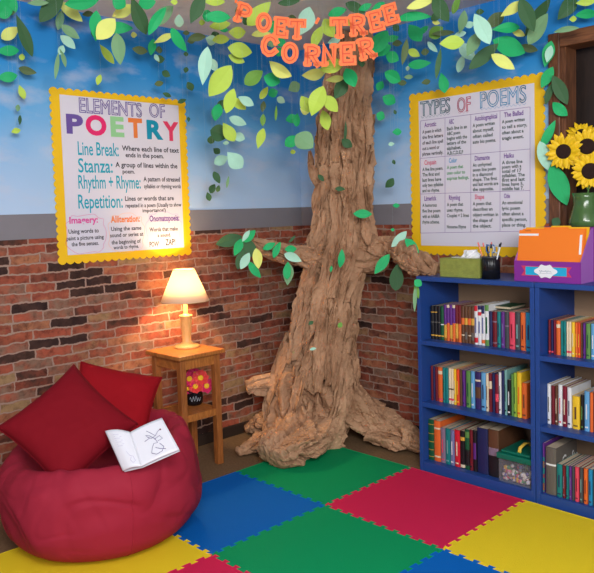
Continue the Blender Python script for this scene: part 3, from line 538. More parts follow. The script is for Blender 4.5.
for s, c, xa, xb, yb, hp in (('P', 'purple', 67.5, 81.5, 133, 18), ('O', 'pink', 86.5, 105, 134.5, 18.5), ('E', 'mint', 111.5, 122.5, 136, 18.5), ('T', 'orange', 129, 141, 137, 18), ('R', 'teal', 147.5, 160.5, 138.5, 17.5), ('Y', 'crimson', 164.5, 176.5, 140, 17.5)):
    words(t, Mt, l2, c, [(s, xa, yb, xb, yb, hp)], .045, 'letter')
words(t, Mt, l2, 'aqua', [('Line Break:', 77.5, 155, 118, 156, 13.5), ('Stanza:', 78, 172.5, 112, 172.5, 14), ('Rhythm + Rhyme:', 78, 188.5, 140, 188.5, 13.5), ('Repetition:', 78, 209, 122, 207, 14)], .012)
words(t, Mt, l2, 'black', [('Where each line of text', 121.5, 151, 178, 152.5, 5), ('ends in the poem.', 125, 157.5, 163, 158, 4.5), ('A group of lines within the', 115, 168, 176.5, 167.5, 5), ('poem.', 122, 173.5, 134, 173.5, 4),
    ('A pattern of stressed', 143, 181.5, 179, 181.5, 4.6), ('syllables or rhyming words', 143.5, 188.5, 180, 188, 4), ('Lines or words that are', 124.5, 201, 173, 200, 4.6), ('repeated in a poem (Usually to show', 125, 208, 180.5, 206, 4), ('importance!)', 142, 212.5, 165, 211.5, 3.6),
    ('Using words to', 68, 234, 98, 232, 4.2), ('paint a picture using', 66, 240.5, 103, 238.5, 4), ('the five senses.', 71, 246.5, 98, 244.5, 4), ('Using the same', 110.5, 231, 140.5, 229.5, 4), ('sound or series at', 109.5, 237.5, 142.5, 235.5, 4), ('the beginning of', 111, 244.5, 140, 242.5, 4), ('words to rhyme.', 113, 249.5, 138, 247.5, 3.6),
    ('Words that make', 149, 232, 177, 230, 4), ('a sound.', 157, 237.5, 170, 236, 3.6), ('POW!', 149, 247, 158.5, 246, 5), ('ZAP!', 165, 246, 174.5, 244, 6)], .022)
words(t, Mt, l2, 'magenta', [('Imagery:', 69, 223.5, 97, 222.5, 6.5)], .03)
words(t, Mt, l2, 'orange', [('Alliteration:', 110.5, 222.5, 139, 221.5, 6.5)], .03)
words(t, Mt, l2, 'violet', [('Onomatopoeia:', 149, 221.5, 178.5, 220.5, 6)], .03)
def cloud(cx, cy, rx, ry, ph=0): return [(cx+(rx+1.1*math.cos(9*a_+ph))*math.copysign(abs(math.cos(a_))**.6, math.cos(a_)), cy+(ry+1.1*math.sin(8*a_+ph))*math.copysign(abs(math.sin(a_))**.6, math.sin(a_))) for a_ in [2*PI*k/72 for k in range(73)]]
lines(t, Mt, l2, 'magenta', [cloud(85, 234, 19.5, 19)], .0008, 'cloud_outline'); lines(t, Mt, l2, 'peach', [cloud(125.5, 233, 17.5, 19, 1)], .0008, 'cloud_outline'); lines(t, Mt, l2, 'lilac', [cloud(163, 230, 17, 17.5, 2)], .0008, 'cloud_outline')
t, Mt, l2, W_, H_ = poster('right', 'types of poems poster, white chart with yellow scalloped border, above the bookcase', [(412.8, 95), (545.5, 72), (411, 254), (546, 257)], None)
sheet(t, Mt, l2, [(421.5, 102), (535.5, 82), (420, 246), (536, 246.5)])
words(t, Mt, l2, 'slate', [('TYPES', 421.8, 115, 451, 113, 14)], .036, inner=('white', .036))
words(t, Mt, l2, 'rose', [('OF', 458.5, 112, 471.5, 111, 14)], .034, inner=('white', .034))
words(t, Mt, l2, 'sky', [('POEMS', 481.5, 107.5, 527, 102.5, 16)], .036, inner=('white', .036))
zig = lambda a, b, n: [(a[0]+(b[0]-a[0])*k/n, a[1]+(b[1]-a[1])*k/n+(1 if k % 2 else -1)) for k in range(n+1)]
lines(t, Mt, l2, 'slate', [zig((422, 117.5), (451, 114), 16)], .0008); lines(t, Mt, l2, 'rose', [zig((459, 113), (470, 111.5), 6)], .0008); lines(t, Mt, l2, 'sky', [zig((481, 109.5), (527, 104), 22)], .0008)
def GX(i): return [421.5, 446, 471.8, 501, 531][i]
gy = [[121.5, 113.5, 107.5][0], 156.5, 194.5, 233]
def gyp(r, x):
    l, rr = [(121, 107), (158.5, 149), (194, 190.5), (233, 231)][r]; return l+(rr-l)*(x-421.5)/110
lines(t, Mt, l2, 'violet', [[(GX(0), gyp(r, GX(0))), (GX(4), gyp(r, GX(4)))] for r in range(4)]+[[(GX(i), gyp(0, GX(i))), (GX(i), gyp(3, GX(i)))] for i in range(5)], .0009)
cells = [('Acrostic', 'violet', 'black', ['A poem in which', 'the first letters', 'of each line spell', 'out a word or', 'phrase vertically.']), ('ABC', 'violet', 'dkgreen', ['Each line in an', 'ABC poem', 'begins with the', 'letters of the', 'alphabet.', 'A,B,C,D,E,F']),
 ('Autobiographical', 'violet', 'dkgreen', ['A poem written', 'about myself,', 'often called', 'auto bio poems.']), ('The Ballad', 'violet', 'dkgreen', ['A poem written', 'to tell a story,', 'often about a', 'tragic event.']),
 ('Cinquain', 'rose', 'dkgreen', ['A five line poem.', 'The first and', 'last lines have', 'only two syllables', 'and no rhyme.']), ('Color', 'sky', 'grass', ['A poem that', 'uses color to', 'express feelings.']),
 ('Diamante', 'violet', 'dkgreen', ['An unrhymed', 'seven line poem', 'in a diamond', 'shape. The first', 'and last words are', 'the opposite.']), ('Haiku', 'violet', 'dkgreen', ['A three line', 'poem with a', 'total of 17', 'syllables. The', 'first and last', 'lines have 5,', 'middle has 7.']),
 ('Limerick', 'violet', 'dkgreen', ['A humorous', 'five line poem', 'with an AABBA', 'rhyme scheme.']), ('Rhyming', 'violet', 'dkgreen', ['A poem that', 'uses rhyme.', 'Couplet = 2 lines', '', 'Nonsense Rhyme']),
 ('Shape', 'rose', 'dkgreen', ['A poem that', 'describes an', 'object written in', 'the shape of', 'the object.']), ('Ode', 'violet', 'dkgreen', ['An emotional', 'lyric poem', 'often about a', 'specific person,', 'place or thing.'])]
byc = {}
for q, (ti, tc_, bc_, ls) in enumerate(cells):
    r, c = divmod(q, 4); xa = GX(c)+2; xb = GX(c+1)-2; yt = lambda x: gyp(r, x); span = gyp(r+1, xa)-gyp(r, xa)
    wt = min(1, len(ti)/12)*(xb-xa-3); x1 = xa+2+wt
    byc.setdefault(tc_, []).append((ti, xa+2, yt(xa)+6.8, x1, yt(x1)+6.8, 4.6))
    st = min(5.6, (span-9)/max(len(ls), 5)); 
    for k, s in enumerate(ls):
        if not s: continue
        x2 = xa+min(1, .25+len(s)/17*.75)*(xb-xa); yb = 13+st*k; byc.setdefault(bc_, []).append((s, xa, yt(xa)+yb, x2, yt(x2)+yb, 3.3))
for c_, its_ in byc.items(): words(t, Mt, l2, c_, its_, .026)
# ------------------------------------------------------------------ the crumpled paper tree
kraft, nt, b_, N, L = nodes('crumpled_kraft_paper')
g_ = N('TexCoord'); n1 = N('TexNoise'); n1.inputs['Scale'].default_value = 7; n1.inputs['Detail'].default_value = 5; L(g_.outputs['Object'], n1.inputs['Vector'])
r_ = N('ValToRGB'); L(n1.outputs[0], r_.inputs[0]); ramp(r_, [(.3, (158, 118, 88)), (.7, (196, 154, 120))]); L(r_.outputs[0], b_.inputs['Base Color'])
vo = N('TexVoronoi'); vo.feature = 'F1'; vo.inputs['Scale'].default_value = 22; n3 = N('TexNoise'); n3.inputs['Scale'].default_value = 14; L(g_.outputs['Object'], n3.inputs['Vector'])
vm = N('VectorMath'); vm.operation = 'MULTIPLY_ADD'; vm.inputs[1].default_value = (.12, .12, .12); L(n3.outputs['Color'], vm.inputs[0]); mp = N('Mapping'); mp.inputs['Scale'].default_value = (1, 1, .4); L(g_.outputs['Object'], mp.inputs[0]); L(mp.outputs[0], vm.inputs[2]); L(vm.outputs[0], vo.inputs['Vector'])
bp = N('Bump'); bp.inputs['Strength'].default_value = .7; bp.inputs['Distance'].default_value = .016; L(vo.outputs['Distance'], bp.inputs['Height']); L(bp.outputs[0], b_.inputs['Normal']); b_.inputs['Roughness'].default_value = .72; b_.inputs['Specular IOR Level'].default_value = .3
def facet(q, f, seed):
    d, pts = noise.voronoi(q*f+V((seed, seed*2.3, -seed))); c = pts[0]; n = noise.cell_vector(c*17.31+V((seed, 3, 7)))
    h = (q*f+V((seed, seed*2.3, -seed))-c).dot((n-V((.5, .5, .5)))*2.4)
    crack = max(0, 1-(d[1]-d[0])/.10)
    return h, crack
def crumple(q, amp=1.):
    w = noise.noise_vector(q*3)*.05; q = q+w
    h1, c1 = facet(V((q.x, q.y, q.z*.16)), 10, 3.1); h2, c2 = facet(V((q.x, q.y, q.z*.45)), 24, 9.7); h3, c3 = facet(q, 46, 5.2)
    return amp*(.036*h1+.014*h2+.004*h3-.050*c1**1.5-.010*c2+.028*noise.noise(V((q.x*15, q.y*15, q.z*2.2))))
tree = thing('paper_tree', 'tall brown crumpled paper tree in the corner, roots on the green mat', 'tree', AT(315, 435, 4.05)*1 if False else (.43, -.30, FZ))
prof = [(452, 272, 346), (435, 268, 350), (415, 262, 358), (395, 263, 362), (375, 269, 361), (340, 282, 357), (310, 290, 358), (290, 295, 361), (265, 302, 370), (240, 308, 376), (222, 313, 374), (205, 316, 371), (180, 318, 371), (150, 317, 373), (120, 318, 373), (95, 323, 373), (70, 327, 373), (45, 332, 372), (25, 336, 373), (-12, 340, 375)]
TD = 4.05
ctr = [(AT((l+r)/2, y, TD), (r-l)/2*TD/FPX) for y, l, r in prof]
def prof_at(z):
    zs = [c[0].z for c in ctr]
    if z <= zs[0]: return ctr[0]
    for k in range(len(zs)-1):
        if zs[k+1] >= z: f = (z-zs[k])/(zs[k+1]-zs[k]); f2 = f; return ctr[k][0].lerp(ctr[k+1][0], f2), ctr[k][1]*(1-f2)+ctr[k+1][1]*f2
    return ctr[-1]
NR, NT = 330, 300; vs = []
for i in range(NR):
    z = FZ+(H-FZ-.002)*i/(NR-1); c, r = prof_at(z); low = max(0, 1-z/.55)
    for k in range(NT):
        th = 2*PI*k/NT; tw = th+.35*z; q = V((math.cos(tw)*.17, math.sin(tw)*.17, z))
        rr = r*.84+crumple(q, .95)*(1+.5*low)+.02*low*math.sin(th*5+1)
        x = c.x+rr*math.cos(th); y = c.y+rr*math.sin(th)*1
        vs.append(V((max(x, .006), min(y, -.006), z)))
fs = [(i*NT+k, i*NT+(k+1) % NT, (i+1)*NT+(k+1) % NT, (i+1)*NT+k) for i in range(NR-1) for k in range(NT)]
fs += [tuple(range(NT))[::-1], tuple(range((NR-1)*NT, NR*NT))]
obj('trunk', vs, fs, kraft, tree)
def limb(name, pts, rads, flat=1., seed=0, n=90, m=120, amp=.7, floor=True):
    pts = [V(p) for p in pts]; K = len(pts); vs = []; up = V((0, 0, 1))
    def cr(P, t):
        i = min(int(t), K-2); f = t-i; p0, p1, p2, p3 = P[max(i-1, 0)], P[i], P[i+1], P[min(i+2, K-1)]
        return .5*((2*p1)+(p2-p0)*f+(2*p0-5*p1+4*p2-p3)*f*f+(3*p1-p0-3*p2+p3)*f*f*f)
    for i in range(m+1):
        t = (K-1)*i/m; t = min(t, K-1-1e-6); p = cr(pts, t); d = (cr(pts, min(t+.02, K-1-1e-6))-cr(pts, max(t-.02, 0))).normalized(); r = max(cr(rads, t), .004)
        if i > m-6: r *= math.sqrt(max(0, 1-((i-m+6)/6.05)**2))
        s1 = d.cross(up).normalized(); u2 = s1.cross(d).normalized()
        for k in range(n):
            th = 2*PI*k/n; q = V((math.cos(th)*max(r, .03), math.sin(th)*max(r, .03), i/m*(K-1)*.16+seed)); rr = r+crumple(q, amp)*min(1, r/.05)
            v = p+s1*math.cos(th)*rr+u2*math.sin(th)*rr*flat
            if floor: v.z = max(v.z, FZ+.001)
            v.x = max(v.x, .016 if floor else .006); v.y = min(v.y, -.016 if floor else -.006)
            if floor and v.z < .0 and v.x > TX-.01 and v.y < TY+.01: v.z = .001
            vs.append(v)
    fs = [(i*n+k, i*n+(k+1) % n, (i+1)*n+(k+1) % n, (i+1)*n+k) for i in range(m) for k in range(n)]+[tuple(range(n))[::-1], tuple(range(m*n, (m+1)*n))]
    return obj(name, vs, fs, kraft, tree)
limb('root', [(.43, -.30, .26), (.50, -.47, .15), (.56, -.62, .085), (.58, -.76, .07), (.585, -.84, .05)], [.15, .16, .155, .135, .09], .62, 1, amp=.9)
limb('root', [(.38, -.33, .24), (.36, -.52, .10), (.34, -.70, .04), (.315, -.83, .012)], [.13, .11, .075, .03], .7, 5)
limb('root', [(.33, -.28, .2), (.20, -.40, .10), (.10, -.50, .05), (.05, -.56, .02)], [.12, .08, .055, .025], .8, 9)
limb('root', [(.50, -.26, .26), (.66, -.17, .12), (.78, -.15, .075), (.93, -.16, .05), (1.06, -.17, .02)], [.15, .11, .10, .075, .02], .8, 13, amp=.9)
limb('root', [(.36, -.30, .30), AT(258, 386, 4.02), AT(246, 388, 4.0)], [.1, .055, .045], 1, 17, n=50, m=50, floor=False)
limb('branch', [AT(325, 262, 4.0), AT(303, 256, 4.0), AT(285, 254, 3.98), AT(268, 249, 3.95), AT(252, 240, 3.93)], [.085, .062, .056, .048, .02], 1, 31, amp=.6, floor=False)
limb('branch', [AT(345, 245, 4.0), AT(372, 252, 3.97), AT(390, 247, 3.9), AT(404, 252, 3.75), AT(418, 262, 3.6), AT(433, 271, 3.48)], [.12, .10, .062, .062, .068, .042], 1, 41, amp=.65, floor=False)
# loose torn flaps of the same paper, curling off the trunk
rf = random.Random(3)
def flap(px, py, w, h, ang, D, curl):
    c = AT(px, py, D); nx, nz = 9, 13; vs = []; a_ = math.radians(ang); X = (R_*math.cos(a_)+U_*math.sin(a_)); Z = (-R_*math.sin(a_)+U_*math.cos(a_)); g = D/FPX
    for j in range(nz):
        for i in range(nx):
            u = i/(nx-1)-.5; v = j/(nz-1)-.5; wd = w*g*(1-.7*abs(v*2)**1.6); p = c+X*u*wd+Z*v*h*g-F_*(curl*(abs(u)*2)**2+.012*noise.noise(V((u*3+px, v*5, py))))
            vs.append(p)
    o = obj('paper_flap', vs, [(j*nx+i, j*nx+i+1, (j+1)*nx+i+1, (j+1)*nx+i) for j in range(nz-1) for i in range(nx-1)], kraft, tree); s = o.modifiers.new('thickness', 'SOLIDIFY'); s.thickness = .0015
for f in [(314, 176, 9, 30, 20, 3.93, .02), (316, 196, 8, 26, -14, 3.9, .02), (311, 162, 6, 22, 8, 3.95, .02), (366, 232, 10, 26, 10, 3.88, .02)]: flap(*f)
TDIR = math.atan2(CAM.y+.25, CAM.x-.45)
def strip(th, z, w, h, lean, lift):
    """a torn strip of paper laid up the trunk, its long edges standing off the surface"""
    nx, nz = 9, 17; vs = []
    for j in range(nz):
        v = j/(nz-1); zz = z+(v-.5)*h; c, r = prof_at(zz); wd = w*(.25+.75*math.sin(PI*min(1, max(0, v*.9+.05)))**.5)*(1+.25*noise.noise(V((z*9, v*4, th))))
        for i in range(nx):
            u = i/(nx-1)-.5; a = th+lean*(v-.5)+u*wd/max(r, .1); e = abs(u*2)
            rr = r*.85+.010+lift*e**2*(.5+.5*math.sin(v*5+th*7+u*4))+.012*noise.noise(V((u*4+th*9, v*8, z*3)))+.009*(abs(noise.noise(V((u*9+th, v*14, z))))*2-.4)-.012*(1-e)
            vs.append(V((max(c.x+rr*math.cos(a), .01), min(c.y+rr*math.sin(a), -.01), max(zz, .002))))
    o = obj('paper_strip', vs, [(j*nx+i, j*nx+i+1, (j+1)*nx+i+1, (j+1)*nx+i) for j in range(nz-1) for i in range(nx-1)], kraft, tree); s = o.modifiers.new('thickness', 'SOLIDIFY'); s.thickness = .0015
for k in range(84):
    z = .10+2.05*((k+.5)/84)**1.15; strip(TDIR+rf.uniform(-1.75, 1.75), z, rf.uniform(.045, .10), rf.uniform(.22, .50), rf.uniform(-.25, .25), rf.uniform(.010, .036))
# ------------------------------------------------------------------ paper leaves
LC = {'emerald': ((28, 178, 104), 'emerald'), 'forest': ((56, 98, 58), 'dark green'), 'lime': ((188, 218, 84), 'lime'), 'yellow': ((228, 236, 124), 'pale yellow'), 'mint': ((174, 224, 200), 'pale mint'), 'sage': ((122, 166, 120), 'sage green'), 'olive': ((88, 108, 66), 'olive'), 'green': ((112, 164, 66), 'grass green')}
def leafmat(c):
    m = mat('leaf_paper_'+c, LC[c][0], .65, bump=.2, bscale=90, var=.08, vscale=20); return m
lr = random.Random(11)
def leaf_geo(c, L, W, ang, view=None, tilt=None, bend=None):
    """lens-shaped paper leaf folded along its midrib, centred on c; ang in degrees in the picture's sense"""
    f = (c-CAM).normalized(); r = f.cross(V((0, 0, 1))).normalized(); u = r.cross(f).normalized()
    tx = lr.uniform(-.35, .35) if tilt is None else tilt; a = math.radians(ang)
    d = r*math.cos(a)+u*math.sin(a); s = -r*math.sin(a)+u*math.cos(a); n = -f
    d2 = (d*math.cos(tx)+n*math.sin(tx)); n2 = n*math.cos(tx)-d*math.sin(tx)
    ty = lr.uniform(-.35, .35) if tilt is None else tilt; s2 = s*math.cos(ty)+n2*math.sin(ty); n3 = n2*math.cos(ty)-s*math.sin(ty)
    b = lr.uniform(-.14, .14) if bend is None else bend; vs = []; K = 12; fold = lr.uniform(.05, .2); L = L/math.cos(tx); W = W/math.cos(ty); asy = lr.uniform(.8, 1.25)
    for i in range(K+1):
        x = i/K; w = math.sin(PI*x**asy)**.8*.5 if 0 < x < 1 else .0
        for k in (-1, 0, 1): vs.append(c+d2*(x-.5)*L+s2*w*W*k+n3*(b*L*(4*(x-.5)**2-.5)+fold*abs(k)*w*W)+s2*.06*L*math.sin(PI*x)*b*4)
    fs = [(i*3+k, i*3+k+1, i*3+k+4, i*3+k+3) for i in range(K) for k in (0, 1)]
    return vs, fs
def leaf_mesh(name, c, L, W, ang, col, parent=None, **kw):
    vs, fs = leaf_geo(c, L, W, ang, **kw); o = obj(name, vs, fs, leafmat(col), parent, org=None if parent else c, smooth=False)
    s = o.modifiers.new('thickness', 'SOLIDIFY'); s.thickness = .0007; return o, vs
thr = mat('clear_thread', (170, 185, 190), .3)
# px, py, length px, width px, angle, colour
LV = [(8, 6, 24, 15, 60, 'emerald'), (4, 12, 16, 12, 10, 'emerald'), (11, 12.5, 8, 4, 10, 'forest'), (10, 33, 20, 10, 35, 'yellow'), (24.5, 36, 41, 10, -72, 'forest'), (52, 7, 38, 14, 50, 'forest'), (71, 12, 27, 10, -38, 'yellow'), (82, 2, 33, 12, 10, 'emerald'), (60, 20, 20, 7, 75, 'sage'), (70, 32, 21, 8, -35, 'sage'), (68, 42, 18, 8, -42, 'mint'), (61, 50, 10, 6, 60, 'mint'), (57, 66, 26, 4, 80, 'sage'), (63, 58, 18, 4, -75, 'sage'), (96, 26, 29, 11, 86, 'emerald'), (95.5, 31, 13, 8, 70, 'forest'), (106, 29, 27, 15, 47, 'yellow'), (119, 28.5, 27, 10, 3, 'emerald'), (107, 54, 22, 7, -55, 'lime'), (118.5, 49, 30, 12, -85, 'sage'), (8, 51, 21, 9, 5, 'emerald'), (22, 57, 6.5, 5, 80, 'lime'), (27.5, 70.5, 17, 7, -14, 'olive'), (8, 76.5, 18, 9, 10, 'emerald'), (99, 80, 11, 5, 70, 'lime'), (22, 92, 14, 6, -72, 'lime'), (18, 108, 7, 4, 80, 'sage'), (20, 120, 10, 3, 85, 'forest'), (16, 131, 9, 5, 15, 'lime'), (88, 14, 11, 5, 10, 'olive'), (38, 3, 20, 5, 5, 'sage'),
 (123, 11, 24, 10, 28, 'yellow'), (119, 3, 14, 12, -30, 'emerald'), (139, 16, 37, 13, -70, 'forest'), (147, 3, 17, 11, 10, 'emerald'), (162, 17, 31, 12, 42, 'sage'), (157, 21, 32, 9, 55, 'emerald'), (174, 2, 7, 5, 0, 'lime'), (179, 21, 12, 8, 88, 'mint'), (197, 9, 30, 12, 63, 'forest'), (208, 16, 11, 10, 0, 'emerald'), (202, 22.6, 6, 5, 0, 'lime'), (179, 40, 26, 9, -58, 'emerald'), (163.5, 38.5, 21, 6, 25, 'yellow'), (140, 50, 15, 7, -10, 'olive'), (152, 47, 16, 7, 78, 'emerald'), (134, 35, 6, 5, 0, 'yellow'), (191, 41, 8, 5, 0, 'olive'), (197, 37.5, 18, 7, 8, 'olive'), (186, 33, 7, 4, 0, 'olive'), (159, 50, 7, 6, 0, 'olive'), (160, 59, 9, 7, 0, 'forest'), (157, 58, 8, 4, -60, 'mint'), (166, 74, 9, 6, -30, 'forest'), (186, 54, 5, 4, 0, 'forest'), (186, 70, 6, 4.5, 70, 'forest'), (159, 83.5, 9, 5, 10, 'olive'), (167, 95, 9, 4, -25, 'forest'), (182, 101, 9, 4, 20, 'forest'), (190.5, 86.5, 9, 6, -70, 'forest'), (188.5, 119.5, 5, 3, 90, 'forest'),
 (205, 66, 37, 12, 80, 'mint'), (213, 65, 14, 8, -60, 'mint'), (215, 1.5, 20, 7, 0, 'lime'), (217.6, 17, 26, 10, -3, 'emerald'), (220, 25, 21, 8, 8, 'lime'), (224, 30, 9, 4, 0, 'emerald'), (237, 32, 17, 10, 0, 'lime'), (239, 10, 9, 6, 20, 'forest'), (259, 14, 32, 13, 42, 'lime'), (246, 21, 9, 6, -50, 'forest'), (261, 34, 19, 6, 3, 'yellow'), (273, 27, 12, 9, 80, 'emerald'), (281, 42, 9, 8, 0, 'emerald'), (279, 52, 9, 7, 60, 'emerald'), (272, 44, 8, 6, 0, 'sage'), (305, 21, 28, 15, 68, 'mint'), (289, 2, 22, 6, 5, 'forest'), (291, 18, 10, 5, 0, 'olive'), (211, 40, 11, 9, -20, 'mint'), (215, 35, 9, 6, 20, 'forest'), (221, 39.5, 17, 8, 3, 'lime'), (240, 50, 24, 13, -12, 'lime'), (236.5, 59, 17, 8, -25, 'lime'), (220, 81, 37, 18, 52, 'lime'), (280, 69, 26, 11, -35, 'yellow'), (253.6, 77.5, 22, 12, 35, 'green'), (272, 79.5, 17, 12, -20, 'emerald'), (313.7, 73.6, 24, 10, 8, 'yellow'), (230, 101, 25, 11, 70, 'lime'), (238, 103, 20, 8, -40, 'lime'), (246, 101, 17, 8, -30, 'mint'), (217, 112, 17, 9, 75, 'emerald'), (221, 105, 11, 8, 60, 'forest'), (264, 93, 14, 6, 55, 'lime'), (263, 106.6, 11, 5, 80, 'olive'), (281, 100, 9, 6, -35, 'mint'), (273, 93, 10, 8, 20, 'emerald'), (294, 87, 13, 10, 30, 'sage'), (292, 119, 13, 8, 10, 'emerald'), (306, 104, 18, 11, -60, 'lime'), (317.6, 101.5, 31, 15, 66, 'lime'), (331, 104, 20, 11, -50, 'lime'), (325, 120, 20, 10, -76, 'lime'), (335, 79, 19, 6, 5, 'yellow'), (350.5, 77.5, 20, 12, -65, 'emerald'), (340, 89, 23, 12, 58, 'forest'), (317.6, 37, 24, 9, 62, 'lime'), (337, 12, 19, 8, 14, 'emerald'), (378, 6.5, 15, 7, 25, 'emerald'), (355.6, 8, 22, 9, -28, 'forest'), (365, 7, 14, 6, 20, 'emerald'), (329, 28, 20, 12, -60, 'lime'), (350, 22, 9, 7, 0, 'lime'), (334, 41, 13, 6, 12, 'mint'), (379, 43, 28, 14, 52, 'emerald'), (381.5, 50, 20, 11, 20, 'emerald'), (391, 38, 15, 6, 3, 'emerald'), (397, 43.5, 10, 5.5, 0, 'olive'), (392, 56.5, 15, 10, -32, 'emerald'), (332, 66, 26, 12, 15, 'lime'), (391, 75.5, 14, 10, -30, 'emerald'), (361.5, 63.5, 7, 6, 0, 'forest'), (396, 28, 8, 6, -50, 'forest'), (414, 17.6, 33, 8, 0, 'emerald'),
 (421, 4, 29, 8, 13, 'yellow'), (441, 8, 30, 13, -62, 'forest'), (456, 5, 18, 6, 66, 'green'), (436, 16, 12, 7, 35, 'forest'), (436, 22.6, 8, 4, -15, 'yellow'), (462, 22, 22, 8, 76, 'sage'), (469.6, 25, 9, 6, 20, 'mint'), (480, 12, 8, 5, 0, 'forest'), (482, 29, 33, 14, -64, 'mint'), (495, 20, 22, 11, 33, 'olive'), (415, 33, 20, 12, -55, 'emerald'), (424, 30, 11, 5, 40, 'emerald'), (443, 33, 22, 5, 0, 'olive'), (436, 32, 16, 11, 30, 'green'), (460, 34, 12, 5, 8, 'mint'), (452, 42.6, 24, 12, 0, 'lime'), (473, 44.5, 25, 11, 60, 'sage'), (467, 52, 22, 11, -50, 'mint'), (461, 64, 17, 7, 72, 'mint'), (483.5, 56.5, 36, 12, 38, 'forest'), (503, 61.5, 27, 10, -36, 'yellow'), (432.6, 47, 14, 5, -48, 'mint'), (425, 52, 8, 6, 10, 'olive'), (414, 53, 13, 7, -30, 'lime'), (404.5, 52, 25, 6, 78, 'olive'), (419.6, 64, 22, 8, 3, 'emerald'), (393, 77, 17, 11, -30, 'emerald'), (438.5, 64, 29, 5, 80, 'forest'), (407.6, 68.5, 5, 3.5, 80, 'mint'), (408.5, 77, 9, 4, 0, 'sage'), (443, 83, 20, 9, -80, 'emerald'), (426, 82, 9, 5, 10, 'olive'), (512, 9, 25, 9, 28, 'yellow'), (527, 15, 35, 13, -68, 'forest'), (537, 18, 42, 10, 54, 'forest'), (538, 29, 33, 13, 56, 'sage'), (506, 28, 27, 9, 0, 'emerald'), (518, 33, 14, 6, -25, 'yellow'), (509, 46.5, 34, 16, -26, 'emerald'), (529, 48, 18, 7, -20, 'olive'), (567, 7, 27, 13, 52, 'forest'), (586, 2, 19, 7, 0, 'lime'), (587, 14.5, 21, 8, -3, 'emerald'), (573, 19, 7, 5, 0, 'lime'), (566, 30, 24, 5, 4, 'sage'),
 (190, 86, 9, 6, -60, 'forest'), (219, 133.5, 18, 15, -20, 'forest'), (229, 132, 21, 11, -60, 'lime'), (238.7, 137, 13, 8, -20, 'mint'), (216, 113, 14, 8, 75, 'emerald'), (238, 121, 18, 8, -22, 'mint'), (211, 139.7, 8, 6.5, 80, 'forest'), (216.6, 151, 8, 6, -40, 'forest'), (221, 160.5, 15, 9, 25, 'mint'), (235, 160, 21, 14, -48, 'mint'), (216.6, 177.6, 13, 6, -65, 'forest'), (212.5, 188.6, 10, 6, 60, 'forest'), (218, 188.6, 7, 4, 70, 'forest'), (208.6, 196.6, 9, 5, -75, 'forest'), (227.7, 182, 12, 2.5, 78, 'sage'), (260.7, 138.5, 21, 8, 72, 'lime'), (291, 141, 15, 10, 38, 'emerald'), (304.5, 141, 21, 17, -40, 'sage'), (297, 120, 13, 6, 85, 'emerald'), (293, 152, 5.5, 4, 0, 'lime'), (263, 120, 12, 5, 85, 'green'), (276, 113, 15, 2.5, 85, 'green'), (305, 110, 10, 8, -20, 'yellow'), (226, 143, 6, 3.5, 5, 'mint'),
 (402, 83, 9, 5, 0, 'olive'), (380, 86, 10, 7, 60, 'emerald'), (389, 100, 14, 10, -28, 'emerald'), (380.6, 116, 9, 8, -30, 'emerald'), (395, 112, 5, 3, -70, 'forest'), (397, 132, 9, 6, 0, 'emerald'), (391.4, 144, 6, 3.5, 5, 'mint'), (389.5, 183, 12, 7, 48, 'forest'), (394, 162, 5, 3, -70, 'forest'), (396, 205.7, 7, 4, 0, 'emerald'), (392.5, 229.7, 4, 3, 0, 'emerald')]
def zone(x, y):
    if x < 50: return 'at the far left top' if y < 45 else 'left of the poetry poster'
    if x < 192 and y > 78: return 'at top right of poetry poster'
    if x < 112: return 'above poetry poster left half'
    if x < 192: return 'above poetry poster right half'
    if x < 250: return 'left of the orange letters' if y < 62 else ('high between poster and trunk' if y < 125 else 'low between poster and trunk')
    if x < 314: return 'behind the first orange letters' if y < 62 else 'just left of the trunk'
    if x < 374: return 'behind the orange tree letters' if y < 62 else 'before the upper trunk'
    if x < 412: return 'high right of the trunk' if y < 90 else 'low right of the trunk'
    if x < 478: return 'above poems chart left half' if y > 40 else 'at ceiling left of poems chart'
    if x < 545: return 'above poems chart right half'
    return 'above the door frame'
def sz(l): return 'tiny' if l < 10 else 'small' if l < 17 else 'medium' if l < 25 else 'large'
groups = {}
for q, lv in enumerate(LV): groups.setdefault((sz(lv[2]), LC[lv[5]][1], zone(lv[0], lv[1])), []).append(q)
labels = {}
for (s, c, z), ids in groups.items():
    ids = sorted(ids, key=lambda q: LV[q][0])
    for n_, q in enumerate(ids):
        pos = '' if len(ids) == 1 else (', left one' if n_ == 0 and len(ids) == 2 else ', right one' if len(ids) == 2 else f', {ORD[n_]} from left')
        labels[q] = f'{s} {c} paper leaf hanging {z}{pos}'
def wallD(x, y):
    d = ray(x, y); ds = []
    if d.x < 0: ds.append(-CAM.x/d.x)
    if d.y > 0: ds.append(-CAM.y/d.y)
    return min(ds)
for q, (x, y, l, w, a, c) in enumerate(LV):
    D = 3.15 if l >= 24 else 3.45 if l >= 17 else 3.8 if l >= 10 else 4.0
    D += lr.uniform(-.18, .18); wd = wallD(x, y)
    if zone(x, y).startswith('before the upper') or 'orange' in zone(x, y): D = min(D, 3.72)
    if 300 < x < 316: D = min(D, 3.75)
    if 232 < x < 402 and y < 64: D = max(D, 3.45)
    D = min(D, wd-.09-.1*(wd > 3.4)); 
    dz = ray(x, y).z
    if dz > 0: D = min(D, (H-.06-CAM.z)/dz-.0)
    g = D/FPX; p = AT(x, y, D)
    t = thing('paper_leaf', labels[q], 'paper leaf', p, 0, 'paper leaves hanging from the ceiling')
    vs, fs = leaf_geo(p, l*g*1.03, w*g*1.15, a); o = obj('blade', vs, fs, leafmat(c), t); s_ = o.modifiers.new('thickness', 'SOLIDIFY'); s_.thickness = .0007
    top = max(vs, key=lambda v: v.z); MB().tube([top-V((0, 0, .002)), V((top.x, top.y, H))], .00022, 4, caps=False).build('thread', thr, t)
